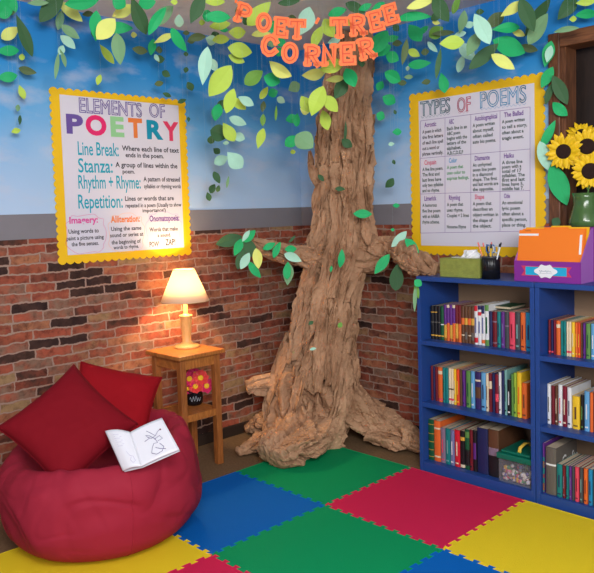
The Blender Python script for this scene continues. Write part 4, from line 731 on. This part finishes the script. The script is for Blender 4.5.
# leaves glued to the tree
TL = [(229, 240.4, 28, 13, 15, 'forest', 3.86), (249.4, 236, 17, 9, 42, 'emerald', 3.84), (246, 236, 14, 5, 55, 'mint', 3.82), (238, 247.4, 19, 9, 65, 'emerald', 3.84), (249.4, 248, 25, 12, -60, 'forest', 3.85), (241, 259, 22, 10, 70, 'forest', 3.85), (245, 261, 19, 9, 60, 'mint', 3.82), (257.4, 258.5, 21, 10, -85, 'yellow', 3.82), (254.6, 269.6, 21, 8, -55, 'emerald', 3.84), (269, 246, 14, 7, 25, 'emerald', 3.84), (277, 250, 18, 7, 65, 'emerald', 3.83), (290.7, 249, 12, 8, 0, 'emerald', 3.85), (293, 257.6, 19, 9, -25, 'mint', 3.83), (288, 274, 23, 11, 85, 'sage', 3.85), (287.5, 270.5, 18, 8, 85, 'emerald', 3.83), (292, 239, 10, 3, 45, 'forest', 3.88),
 (347, 143, 13, 9, -40, 'forest', 3.82), (345, 132, 22, 3, 85, 'forest', 3.83), (340, 189, 10, 5, -5, 'forest', 3.82), (362.6, 214, 19, 9, -3, 'emerald', 3.76), (341, 258.5, 19, 7, 82, 'emerald', 3.73), (331, 269, 7, 3, 80, 'emerald', 3.72), (321, 178, 9, 5, -50, 'forest', 3.84), (311, 323, 6, 4, 30, 'forest', 3.66), (313, 349, 7, 3, 10, 'mint', 3.62), (340, 325, 6, 5, 60, 'green', 3.68), (361, 61, 7, 6, 20, 'forest', 3.80),
 (399, 239, 22, 9, 45, 'mint', 3.72), (412, 246, 20, 9, -48, 'emerald', 3.6), (382, 264, 25, 10, 52, 'emerald', 3.74), (396.6, 277.4, 27, 14, 85, 'forest', 3.74), (418, 283, 9, 8, -40, 'emerald', 3.42), (415, 298, 28, 4, 87, 'sage', 3.46), (417, 290, 18, 5, -80, 'green', 3.47)]
for (x, y, l, w, a, c, D) in TL:
    g = D/FPX; leaf_mesh('leaf', AT(x, y, D), l*g, w*g, a, c, ([o_ for o_ in tree.children if o_.name.startswith('branch')][0 if x < 305 else 1] if (x < 305 or x > 370) and y > 225 else [o_ for o_ in tree.children if o_.name == 'trunk'][0]), tilt=lr.uniform(-.15, .15))[0]['label'] = LC[c][1]+' paper leaf'
# leaves pinned to the door frame
for (x, y, l, w, a, c, lb) in [(547, 77.5, 23, 11, 60, 'emerald', 'emerald paper leaf at the top left corner of the door frame'), (548, 54, 26, 12, 75, 'emerald', 'emerald leaf pinned beside the door frame head, behind a pale one'), (549, 54, 17, 8, 75, 'mint', 'small pale mint leaf pinned over an emerald one at the frame head'), (560, 90, 33, 13, -65, 'forest', 'large dark green leaf pinned to the door frame above the sunflowers'), (549, 94, 22, 7, 72, 'forest', 'slim dark green leaf between poems chart and door frame'), (560, 109, 20, 11, -45, 'emerald', 'emerald leaf pinned to the door frame just above the sunflowers'),
        (548, 134, 30, 9, 62, 'emerald', 'long emerald leaf at the right border of the poems chart'), (546, 157, 34, 14, -70, 'mint', 'large pale mint leaf over the right border of the poems chart'), (559, 185, 44, 19, -70, 'emerald', 'largest emerald leaf, left of the green vase'), (556, 222, 10, 9, 60, 'forest', 'small dark green leaf low on the frame behind the folders')]:
    D = wallD(x, y)-.05-(.03 if c == 'mint' else 0); g = D/FPX; o, _ = leaf_mesh('paper_leaf', AT(x, y, D), l*g, w*g, a, c, None, tilt=lr.uniform(-.1, .1)); tag(o, lb, 'paper leaf', 'paper leaves pinned by the door frame')
# ------------------------------------------------------------------ orange cut-out letters
om = mat('letter_orange', (250, 122, 62), .6); om2 = mat('letter_groove', (222, 78, 44), .6)
SK = {'P': ([[(.15, 0), (.15, 1), (.55, 1), (.78, .88), (.82, .72), (.76, .55), (.55, .46), (.15, .46)]], [((.0, 0), (.38, 0)), ((0, 1), (.2, 1))]),
 'O': ([[(.5+.38*math.cos(a_), .5+.48*math.sin(a_)) for a_ in [2*PI*k/16 for k in range(17)]]], []), 'E': ([[(.75, .82), (.75, 1), (.15, 1), (.15, 0), (.78, 0), (.78, .2)], [(.15, .5), (.58, .5)]], [((0, 0), (.15, 0)), ((0, 1), (.15, 1)), ((.58, .4), (.58, .6))]),
 'T': ([[(.05, .8), (.05, 1), (.9, 1), (.9, .8)], [(.48, 1), (.48, 0)]], [((.28, 0), (.68, 0))]), 'R': ([[(.15, 0), (.15, 1), (.5, 1), (.74, .9), (.78, .74), (.72, .58), (.5, .5), (.15, .5)], [(.45, .5), (.8, 0)]], [((0, 0), (.32, 0)), ((.66, 0), (.95, 0)), ((0, 1), (.15, 1))]),
 'C': ([[(.82, .78), (.68, .94), (.45, 1), (.22, .88), (.1, .62), (.1, .38), (.22, .12), (.45, 0), (.68, .06), (.84, .22)]], [((.82, .66), (.82, .98))]), 'N': ([[(.14, 0), (.14, 1), (.74, 0), (.74, 1)]], [((0, 0), (.3, 0)), ((.58, 1), (.92, 1))]), "'": ([[(.5, 1), (.42, .55)]], [])}
def stroke_poly(mb, path, hw, T, th, closed=False):
    P = [V(p) for p in path]; closed = (P[0]-P[-1]).length < 1e-6; n = len(P); Lf, Rt = [], []
    for i, p in enumerate(P):
        a = P[i-1] if i else (P[-2] if closed else P[0]-(P[1]-P[0])); b = P[i+1] if i < n-1 else (P[1] if closed else P[-1]+(P[-1]-P[-2]))
        d1 = (p-a).normalized(); d2 = (b-p).normalized(); t = (d1+d2); t = t.normalized() if t.length > .3 else d1; nn = V((-t.y, t.x)); k = min(1/max(.45, nn.dot(V((-d1.y, d1.x)))), 1.6)
        e = V((0, 0)) if closed or 0 < i < n-1 else (d1*hw if i == n-1 else -d2*hw)
        Lf.append(p+e+nn*hw*k); Rt.append(p+e-nn*hw*k)
    vs = []
    for y in (0, -th): vs += [T @ V((v.x, y, v.y)) for v in Lf]+[T @ V((v.x, y, v.y)) for v in Rt]
    fs = []
    for i in range(n-1):
        a, b, c, d = i, i+1, n+i+1, n+i; o = 2*n; fs += [(a, b, c, d), (a+o, d+o, c+o, b+o), (a, a+o, b+o, b), (d, c, c+o, d+o)]
    if not closed: o = 2*n; fs += [(0, n, n+o, o), (n-1, n-1+o, 2*n-1+o, 2*n-1)]
    mb.add(vs, fs)
seq = [('P', 243.5, 13.5, 19, -17, 'first letter of the hanging sign'), ('O', 263.3, 22.5, 18.5, -6, 'in the upper row right of P'), ('E', 281.5, 27.5, 19, -4, 'in the upper row, third letter'), ('T', 297, 29.6, 19, -2, 'in the upper row before the apostrophe'), ("'", 316.7, 23, 10, -20, 'hanging between the two upper words'), ('T', 339, 28, 19.5, 2, 'starting the upper right word'), ('R', 358, 25, 20.5, 4, 'in the upper row before the two E letters'), ('E', 376, 21, 19.5, 14, 'in the upper row right after R'), ('E', 391, 14, 19, 15, 'last and highest at the right end'),
       ('C', 269.6, 45.5, 20.5, -8, 'first letter of the lower row'), ('O', 289.4, 52.8, 20, -4, 'in the lower row right of C'), ('R', 312.6, 55.5, 20.5, -2, 'in the middle of the lower row, left of N'), ('N', 329.6, 55, 20.5, 0, 'in the lower row over the trunk'), ('E', 348, 53.7, 21, 2, 'in the lower row between N and R'), ('R', 366.7, 48.5, 20.5, 12, 'last letter of the lower row'), ("'", 236.5, 2, 9, 15, 'at the ceiling above the letter P')]
for ch, x, y, hp, rot, wh in seq:
    D = 3.05; g = D/FPX; c = AT(x, y, D)
    nm = 'apostrophe' if ch == "'" else 'letter '+ch
    t = thing('paper_letter', f'orange paper {nm} {wh}', 'paper letter', c, 0, 'orange hanging sign letters')
    f = (c-CAM).normalized(); yw = math.atan2(-f.x, f.y); T = Matrix.Translation(c) @ Matrix.Rotation(yw+lr.uniform(-.12, .12), 4, 'Z') @ Matrix.Rotation(-math.radians(rot-1.7), 4, 'Y')
    h = hp*g*1.02; sx = .76*h; Pm = lambda p: ((p[0]-.47)*sx, (p[1]-.5)*h*.8)
    mb = MB(); m2 = MB(); hw = .15*h
    for k, st in enumerate(SK[ch][0]):
        stroke_poly(mb, [Pm(p) for p in st], hw if k == 0 or ch in 'RT' else hw*.85, T @ Matrix.Translation((0, -.0002*k, 0)), .002); stroke_poly(m2, [Pm(p) for p in st], h*.024, T @ Matrix.Translation((0, -.0032, 0)), .0005)
    for k, st in enumerate(SK[ch][1]): stroke_poly(mb, [Pm(p) for p in st], hw*.62, T @ Matrix.Translation((0, -.0003-.0001*k, 0)), .0018)
    mb.build('letter_face', om, t); m2.build('inline_stroke', om2, COL.objects[-1], label='darker red-orange inline stroke')
    tp = max(mb.v, key=lambda v: v.z); MB().tube([tp-V((0, 0, .002)), V((tp.x, tp.y, H))], .00022, 4, caps=False).build('thread', thr, t)
# ------------------------------------------------------------------ side table, lamp, flower pot
oak = wood_material('honey_oak', (150, 86, 36), (196, 124, 60), (3, 14, 3), .35); oakv = wood_material('honey_oak_upright', (132, 74, 32), (178, 108, 54), (14, 14, 1.5), .4)
X0, X1, Y0, Y1, HT = .052, .350, -1.195, -.908, .584
t = thing('side_table', 'small honey oak side table against the brick wall, under the lamp', 'side table', ((X0+X1)/2, (Y0+Y1)/2, FZ))
MB().box((X0, Y0, HT-.02), (X1, Y1, HT), bev=.004).build('table_top', oak, t)
ins = .022; lg = .034
for x in (X0+ins, X1-ins-lg):
    for y in (Y0+ins, Y1-ins-lg): MB().box((x, y, FZ), (x+lg, y+lg, HT-.02), bev=.002).build('leg', oakv, t)
for z0, z1, nm in ((HT-.075, HT-.02, 'apron'), (.245, .28, 'shelf_rail')):
    for y in (Y0+ins+.006, Y1-ins-.022): MB().box((X0+ins+lg, y, z0), (X1-ins-lg, y+.016, z1)).build(nm, oak, t)
    for x in (X0+ins+.006, X1-ins-.022): MB().box((x, Y0+ins+lg, z0), (x+.016, Y1-ins-lg, z1)).build(nm, oak, t)
MB().box((X0+ins+.022, Y0+ins+.022, .262), (X1-ins-.022, Y1-ins-.022, .276)).build('shelf', oak, t)
lc = FL(182, 346, HT); lx, ly = lc.x, lc.y; lx, ly = max(lx, .15), ly; k_ = (lc-CAM).dot(F_)/FPX
t = thing('table_lamp', 'table lamp with a cream cone shade and turned wooden base on the side table', 'lamp', (lx, ly, HT))
zz = lambda y: AT(0*0+186, y, (lc-CAM).dot(F_)).z
zs0, zs1 = zz(300), zz(268.5)
prof = [(.001, HT), (12.5*k_, HT), (12.8*k_, HT+.006), (11*k_, HT+.013), (6.5*k_, HT+.020), (5*k_, HT+.028), (4.4*k_, HT+.036), (4.6*k_, HT+.07), (5.6*k_, HT+.13), (6*k_, HT+.158), (6.6*k_, HT+.162), (6.6*k_, HT+.168), (3*k_, HT+.172), (2*k_, HT+.18), (2*k_, zs0+.02), (.001, zs0+.02)]
lampw = wood_material('pale_turned_wood', (214, 164, 96), (232, 186, 120), (8, 8, 2), .35)
MB().lathe(prof, (lx, ly, 0), 40).build('lamp_base', lampw, t, True)
shade = bpy.data.materials.new('cream_shade_fabric'); shade.use_nodes = True; nt = shade.node_tree; nt.nodes.clear(); o_ = nt.nodes.new('ShaderNodeOutputMaterial'); mx = nt.nodes.new('ShaderNodeMixShader'); d1 = nt.nodes.new('ShaderNodeBsdfDiffuse'); d2 = nt.nodes.new('ShaderNodeBsdfTranslucent')
d1.inputs[0].default_value = (.85, .80, .70, 1); d2.inputs[0].default_value = (.9, .78, .6, 1); mx.inputs[0].default_value = .5; nt.links.new(d1.outputs[0], mx.inputs[1]); nt.links.new(d2.outputs[0], mx.inputs[2]); nt.links.new(mx.outputs[0], o_.inputs[0])
R0, R1 = 24*k_, 10.4*k_; n = 48
vs = [(lx+r*math.cos(2*PI*k/n), ly+r*math.sin(2*PI*k/n), z) for r, z in ((R0, zs0), ((R0+R1)/2, (zs0+zs1)/2), (R1, zs1)) for k in range(n)]
o = obj('lamp_shade', vs, [(i*n+k, i*n+(k+1) % n, (i+1)*n+(k+1) % n, (i+1)*n+k) for i in range(2) for k in range(n)], shade, t, smooth=True); s_ = o.modifiers.new('thickness', 'SOLIDIFY'); s_.thickness = .0012
tr_ = MB(); bz = (zs0+zs1)/2
for r, z in ((R0, zs0), (R1, zs1)): MB().tube([(lx+r*math.cos(2*PI*k/n), ly+r*math.sin(2*PI*k/n), z) for k in range(n+1)], .0018, 6, caps=False).build('shade_rim', mat('brass', (180, 140, 80), .35), o, True)
for k in range(3): tr_.tube([(lx, ly, zs1-.012), (lx+R1*math.cos(k*2.09), ly+R1*math.sin(k*2.09), zs1)], .0012, 6)
MB().tube([(lx, ly, zs0+.02), (lx, ly, bz-.03)], .010, 12).build('bulb_socket', mat('brass', (180, 140, 80), .35), t, True)
tr_.build('shade_frame', mat('brass', (180, 140, 80), .35), o, True)
MB().lathe([(.001, bz-.035), (.012, bz-.03), (.022, bz), (.020, bz+.014), (.001, bz+.028)], (lx, ly, 0), 24).build('bulb', mat('lit_bulb', (255, 214, 150), .5, emit=12), t, True)
ld = bpy.data.lights.new('lamp_light', 'POINT'); ld.energy = 26; ld.color = (1, .66, .32); ld.shadow_soft_size = .03
lo = bpy.data.objects.new('lamp_light', ld); lo.location = (lx, ly, bz+.012); COL.objects.link(lo)
# pot with silk flowers on the lower shelf
ps = .276; pc_ = AT(194.5, 403, (V((.2, -1.04, ps))-CAM).dot(F_)); pxw, pyw = .215, -1.02; kk = (V((pxw, pyw, ps))-CAM).dot(F_)/FPX
dd_ = None
pp = FL(194.5, 404, ps); pxw, pyw = pp.x, pp.y; pxw = min(max(pxw, .12), .28); pyw = min(max(pyw, -1.13), -.95)
t = thing('flower_pot', 'small black chalkboard pot on the lower shelf of the side table', 'flower pot', (pxw, pyw, ps))
MB().lathe([(.001, ps), (7.2*kk, ps), (8.6*kk, ps+.012), (9*kk, ps+.04), (8.2*kk, ps+.068), (8.6*kk, ps+.076), (8*kk, ps+.078), (7.4*kk, ps+.07), (7.6*kk, ps+.03), (.001, ps+.02)], (pxw, pyw, 0), 36).build('pot', mat('pot_black', (18, 18, 24), .25), t, True)
sq = MB(); f = (CAM-V((pxw, pyw, CAM.z))).normalized(); az = math.atan2(f.y, f.x)
for (amp, z0, ph, a0) in ((.012, .036, 0, -.5), (.014, .04, 2, -.1), (.010, .034, 4, .25)):
    sq.tube([(pxw+(9.15*kk)*math.cos(az+a0+k*.045), pyw+(9.15*kk)*math.sin(az+a0+k*.045), ps+z0+amp*math.sin(k*.9+ph)) for k in range(12)], .0009, 4)
sq.build('chalk_scribble', mat('chalk_white', (190, 196, 204), .8), t, label='white chalk scribble')
pinkm = mat('petal_pink', (226, 44, 104), .5, var=.1, vscale=50); ylm = mat('flower_centre_yellow', (250, 196, 40), .7); orm = mat('petal_coral', (238, 70, 70), .5)
for q, (fx, fy, Rp, m_, lb) in enumerate([(189.5, 379, 8.5, pinkm, 'pink flower at the left of the black pot, yellow centred'), (200.5, 378, 8.5, orm, 'coral flower at the top of the black pot'), (195.5, 386.5, 8, orm, 'coral flower low in the middle of the black pot'), (206.5, 386, 8, pinkm, 'pink flower at the right of the black pot'), (195, 374, 7, pinkm, 'pink flower at the back of the black pot, half hidden'), (188, 389, 6, pinkm, 'small pink flower lowest at the left of the black pot')]):
    D = (V((pxw, pyw, ps+.1))-CAM).dot(F_)-(.035 if q in (2,) else .02)+(.02 if q == 4 else 0); c = AT(fx, fy, D)
    tt = thing('flower', lb, 'flower', (pxw, pyw, ps+.03), group='flowers in the black pot')
    nrm = (CAM-c).normalized()+V(((fx-197)*.03, 0, .25)); blossom(tt, c, nrm, Rp*kk, Rp*kk*.33, 8, 2, m_, ylm, 50+q, cup=.3)
    MB().tube([(pxw, pyw, ps+.04), c-nrm.normalized()*.006], .0018, 6).build('stem', stm, tt, True)
# ------------------------------------------------------------------ beanbag, cushions, open book
BX, BY = .615, -1.765
thc = math.atan2(-.695, .715)
bagm, nt, b_, N, L = nodes('beanbag_cotton')
b_.inputs['Base Color'].default_value = (*s2l((152, 34, 54)), 1); b_.inputs['Roughness'].default_value = .75; 
b_.inputs['Specular IOR Level'].default_value = .2
tc_ = N('TexCoord'); n1 = N('TexNoise'); n1.inputs['Scale'].default_value = 500; L(tc_.outputs['Object'], n1.inputs['Vector']); bp = N('Bump'); bp.inputs['Strength'].default_value = .25; bp.inputs['Distance'].default_value = .001; L(n1.outputs[0], bp.inputs['Height']); L(bp.outputs[0], b_.inputs['Normal'])
ctl = [(0, 0, 0), (.20, 0, 0), (.29, .010, 0), (.358, .06, 0), (.391, .14, .0), (.397, .22, 0), (.386, .29, .2), (.36, .35, .7), (.327, .382, 1), (.29, .375, 1), (.25, .335, .8), (.19, .285, .4), (.10, .262, .1), (0, .258, 0)]
NTH, NPR = 300, 150; vs = []
for i in range(NPR):
    t_ = (len(ctl)-1)*i/(NPR-1); k = min(int(t_), len(ctl)-2); f = t_-k
    def cr(j): 
        p0, p1, p2, p3 = ctl[max(k-1, 0)][j], ctl[k][j], ctl[k+1][j], ctl[min(k+2, len(ctl)-1)][j]; return .5*((2*p1)+(p2-p0)*f+(2*p0-5*p1+4*p2-p3)*f*f+(3*p1-p0-3*p2+p3)*f*f*f)
    r, z, wt = max(cr(0), 0), max(cr(1), 0), min(max(cr(2), 0), 1)
    for k2 in range(NTH):
        th = 2*PI*k2/NTH; dth = th-thc
        sag = wt*(.03*max(0, math.sin(dth-.35))-.035*math.cos(dth)+.014*math.sin(dth*2+.6)+.012*math.sin(dth*3+2))
        up_ = min(1, z/.12); P = V((math.cos(th), math.sin(th), 0))
        # soft folds that hang from the rim and swing sideways, with a few sharp creases
        q = V((P.x*1.5, P.y*1.5, z*3.4)); w = noise.noise(q)*1.1; g1 = noise.noise(V((P.x*1.7+z*3.0+w*.4, P.y*1.7-z*2.2, z*4.5+w))); g2 = noise.noise(V((P.x*3.2-z*4+w, P.y*3.2+z*3.2, z*6.5-w)))
        crease = max(0, 1-abs(g1)*4)**1.3; crease2 = max(0, 1-abs(g2)*5)**1.3
        fine = noise.noise(V((P.x*7+w, P.y*7, z*6+2*w)))
        rr = r+up_*(-.006*crease-.003*crease2+.018*g1+.005*g2+.003*fine+.016*noise.noise(V((P.x*1.4, P.y*1.4, 3))))
        if r < .02: rr = r
        zz_ = z+sag+wt*.006*fine
        if i > NPR*.75: zz_ = max(zz_, .05)
        vs.append((BX+rr*math.cos(th), BY+rr*math.sin(th), max(.0005, zz_)))
fs = [(i*NTH+k, i*NTH+(k+1) % NTH, (i+1)*NTH+(k+1) % NTH, (i+1)*NTH+k) for i in range(NPR-1) for k in range(NTH)]
bag = thing('beanbag_chair', 'dark red round beanbag chair on the floor before the brick wall', 'beanbag chair', (BX, BY, 0))
obj('bag', vs, fs, bagm, bag, smooth=True)
def seam(th):
    pts = []
    for i in range(int(NPR*.12), int(NPR*.62)):
        p = V(vs[i*NTH+int(th/(2*PI)*NTH) % NTH]); pts.append(p+V((math.cos(th), math.sin(th), 0))*.0)
    return pts
for a_ in (-.95, .55, 2.0): MB().tube(seam((thc+a_) % (2*PI)), .0016, 5, caps=False).build('seam', bagm, COL.objects[[o.name for o in COL.objects].index('bag')], True)
cum, cum2 = mat('cushion_red', (122, 12, 26), .85, bump=.25, bscale=500, spec=.15), mat('cushion_bright_red', (150, 14, 26), .85, bump=.25, bscale=500, spec=.15)
def cushion(px, py, D, side, thick, elev, rot, yawo, m_, label):
    c = AT(px, py, D); f = (CAM-c); az = math.atan2(f.y, f.x)+yawo; e = math.radians(elev)
    n = V((math.cos(az)*math.cos(e), math.sin(az)*math.cos(e), math.sin(e))); rgt = V((-math.sin(az), math.cos(az), 0)); up = n.cross(rgt).normalized()
    a = math.radians(rot); X = rgt*math.cos(a)+up*math.sin(a); Y = -rgt*math.sin(a)+up*math.cos(a); K = 40; t = thing('throw_cushion', label, 'cushion', c-V((0, 0, side/2)), 0, 'cushions on the beanbag')
    vs = []; S = side/2
    for s in (1, -1):
        for j in range(K+1):
            for i in range(K+1):
                u = 2*i/K-1; v = 2*j/K-1; x = S*u*(1-.09*(1-v*v)*abs(u)); y = S*v*(1-.09*(1-u*u)*abs(v))
                h = thick/2*((1-u**4)*(1-v**4))**.55*(1+.08*noise.noise(V((u*1.7+px, v*1.7, 2))))+.003*noise.noise(V((u*6, v*6, px)))
                if abs(u) == 1 or abs(v) == 1: h = 0
                vs.append(c+X*x+Y*y+n*h*s)
    m = (K+1)**2; fs = []
    for s in (0, 1):
        for j in range(K):
            for i in range(K):
                q = [s*m+j*(K+1)+i, s*m+j*(K+1)+i+1, s*m+(j+1)*(K+1)+i+1, s*m+(j+1)*(K+1)+i]; fs.append(q if s == 0 else q[::-1])
    o = obj('cushion_cover', vs, fs, m_, t, smooth=True)
    bm = bmesh.new(); bm.from_mesh(o.data); bmesh.ops.remove_doubles(bm, verts=bm.verts, dist=.0004); bm.to_mesh(o.data); bm.free()
    rim = []
    for s in range(4*K):
        e_, k = divmod(s, K); w = 2*k/K-1; u, v = [(w, -1), (1, w), (-w, 1), (-1, -w)][e_]; rim.append(c+X*S*u*(1-.09*(1-v*v)*abs(u))+Y*S*v*(1-.09*(1-u*u)*abs(v)))
    MB().tube(rim+[rim[0]], .0022, 6, caps=False).build('seam', m_, o, True)
cushion(112, 405, 3.10, .36, .12, 42, -20, .1, cum2, 'bright red square cushion behind, partly hidden by the darker one')
cushion(69, 426, 2.78, .37, .13, 38, 40, -.05, cum, 'dark red square cushion in front at the left of the beanbag')
# open book
def book_open():
    D0, D1 = 2.60, 2.70
    tl, sm, tr = AT(106, 431, D1), AT(130, 433, D1-.01), AT(162, 418.5, D1+.02); bl, sb, br = AT(124, 471, D0), AT(141, 467, D0-.01), AT(179.5, 450, D0+.02)
    t = thing('open_book', 'open white picture book lying on the front of the red beanbag', 'book', (sm+sb)/2)
    pw = mat('book_paper', (226, 226, 234), .7)
    def page(A, B, C_, Dd, bulge, nm, m_, lift=0, shift=V((0, 0, 0))):
        nn = (B-A).cross(C_-A).normalized(); nn = nn if nn.dot(CAM-A) > 0 else -nn; vs = []; K = 14
        for j in range(K+1):
            for i in range(K+1):
                u, v = i/K, j/K; p = A.lerp(B, u).lerp(C_.lerp(Dd, u), v); vs.append(p+nn*(bulge*math.sin(PI*u)*(.7+.3*(1-v))+lift)+shift)
        o = obj(nm, vs, [(j*(K+1)+i, j*(K+1)+i+1, (j+1)*(K+1)+i+1, (j+1)*(K+1)+i) for j in range(K) for i in range(K)], m_, t, smooth=True); return o, nn
    o, nn = page(tl, sm, bl, sb, .016, 'left_pages', pw); s = o.modifiers.new('thickness', 'SOLIDIFY'); s.thickness = .006; s.offset = -1
    o, n2 = page(sm, tr, sb, br, .006, 'right_pages', pw); s = o.modifiers.new('thickness', 'SOLIDIFY'); s.thickness = .005; s.offset = -1
    for A, B, C_, Dd, nm in ((tl, sm, bl, sb, 'back_cover'), (sm, tr, sb, br, 'front_cover')):
        o, _ = page(A, B, C_, Dd, .0, nm, mat('cover_white', (206, 206, 216), .5), -.010); s = o.modifiers.new('thickness', 'SOLIDIFY'); s.thickness = .002
    def q(u, v, left=False):
        A, B, C_, Dd = (tl, sm, bl, sb) if left else (sm, tr, sb, br); bu = .016 if left else .006; nm = nn if left else n2
        return A.lerp(B, u).lerp(C_.lerp(Dd, u), v)+nm*(bu*math.sin(PI*u)*(.7+.3*(1-v))+.0072)
    mb = MB()
    for pts in ([(.45, .2), (.55, .32), (.62, .42), (.5, .45), (.42, .38), (.38, .3), (.48, .36), (.58, .5), (.6, .62), (.5, .6), (.42, .7), (.36, .82), (.46, .9), (.62, .88), (.7, .78), (.64, .66)], [(.62, .42), (.72, .34), (.8, .3)], [(.55, .5), (.72, .46), (.76, .56), (.62, .58)], [(.3, .45), (.45, .42)], [(.5, .72), (.6, .8), (.72, .86)]):
        mb.tube([q(u, v) for u, v in pts], .0011, 4)
    mb.build('ink_drawing', mat('pencil_grey', (120, 112, 150), .8), t, label='grey line drawing on the right page')
    mb = MB(); mb.tube([q(.8, .3), q(.81, .31), q(.82, .3)], .003, 6); mb.build('drawing_dot', mat('dot_maroon', (110, 50, 70), .8), t, label='small dark dot')
    mb = MB()
    for k in range(7): mb.tube([q(.25, .14+k*.05, True), q(.5+.1*(k % 2), .14+k*.05, True)], .0005, 4)
    mb.tube([q(u, v, True) for u, v in ((.55, .6), (.65, .7), (.8, .72), (.84, .84), (.7, .9), (.6, .82), (.7, .74))], .0007, 4); mb.build('printed_text', mat('print_lilac', (176, 168, 200), .8), t, label='faint print on the left page')
book_open()
# ------------------------------------------------------------------ light
w = bpy.data.worlds.new('room_light'); bpy.context.scene.world = w; w.use_nodes = True; w.node_tree.nodes['Background'].inputs[0].default_value = (.92, .95, 1, 1); w.node_tree.nodes['Background'].inputs[1].default_value = .6
def area(name, loc, tgt, size, e, col=(1, 1, 1)):
    l = bpy.data.lights.new(name, 'AREA'); l.shape = 'RECTANGLE'; l.size, l.size_y = size; l.energy = e; l.color = col
    o = bpy.data.objects.new(name, l); COL.objects.link(o); o.location = loc; o.rotation_euler = (V(tgt)-V(loc)).to_track_quat('-Z', 'Y').to_euler()
area('overhead_softbox_light', (3.1, -2.9, 2.2), (.7, -1.0, .8), (1.0, .7), 54, (1, .97, .93))  # unseen softbox added above the camera, not a ceiling fixture
area('key_softbox_light', (4.3, -3.3, 1.9), (.7, -.9, .9), (1.1, 1.1), 74, (.95, .97, 1))  # unseen key light added behind and right of the camera, no window there
s = bpy.context.scene; s.view_settings.view_transform = 'Standard'; s.view_settings.look = 'None'; s.view_settings.exposure = .18; s.view_settings.gamma = 1
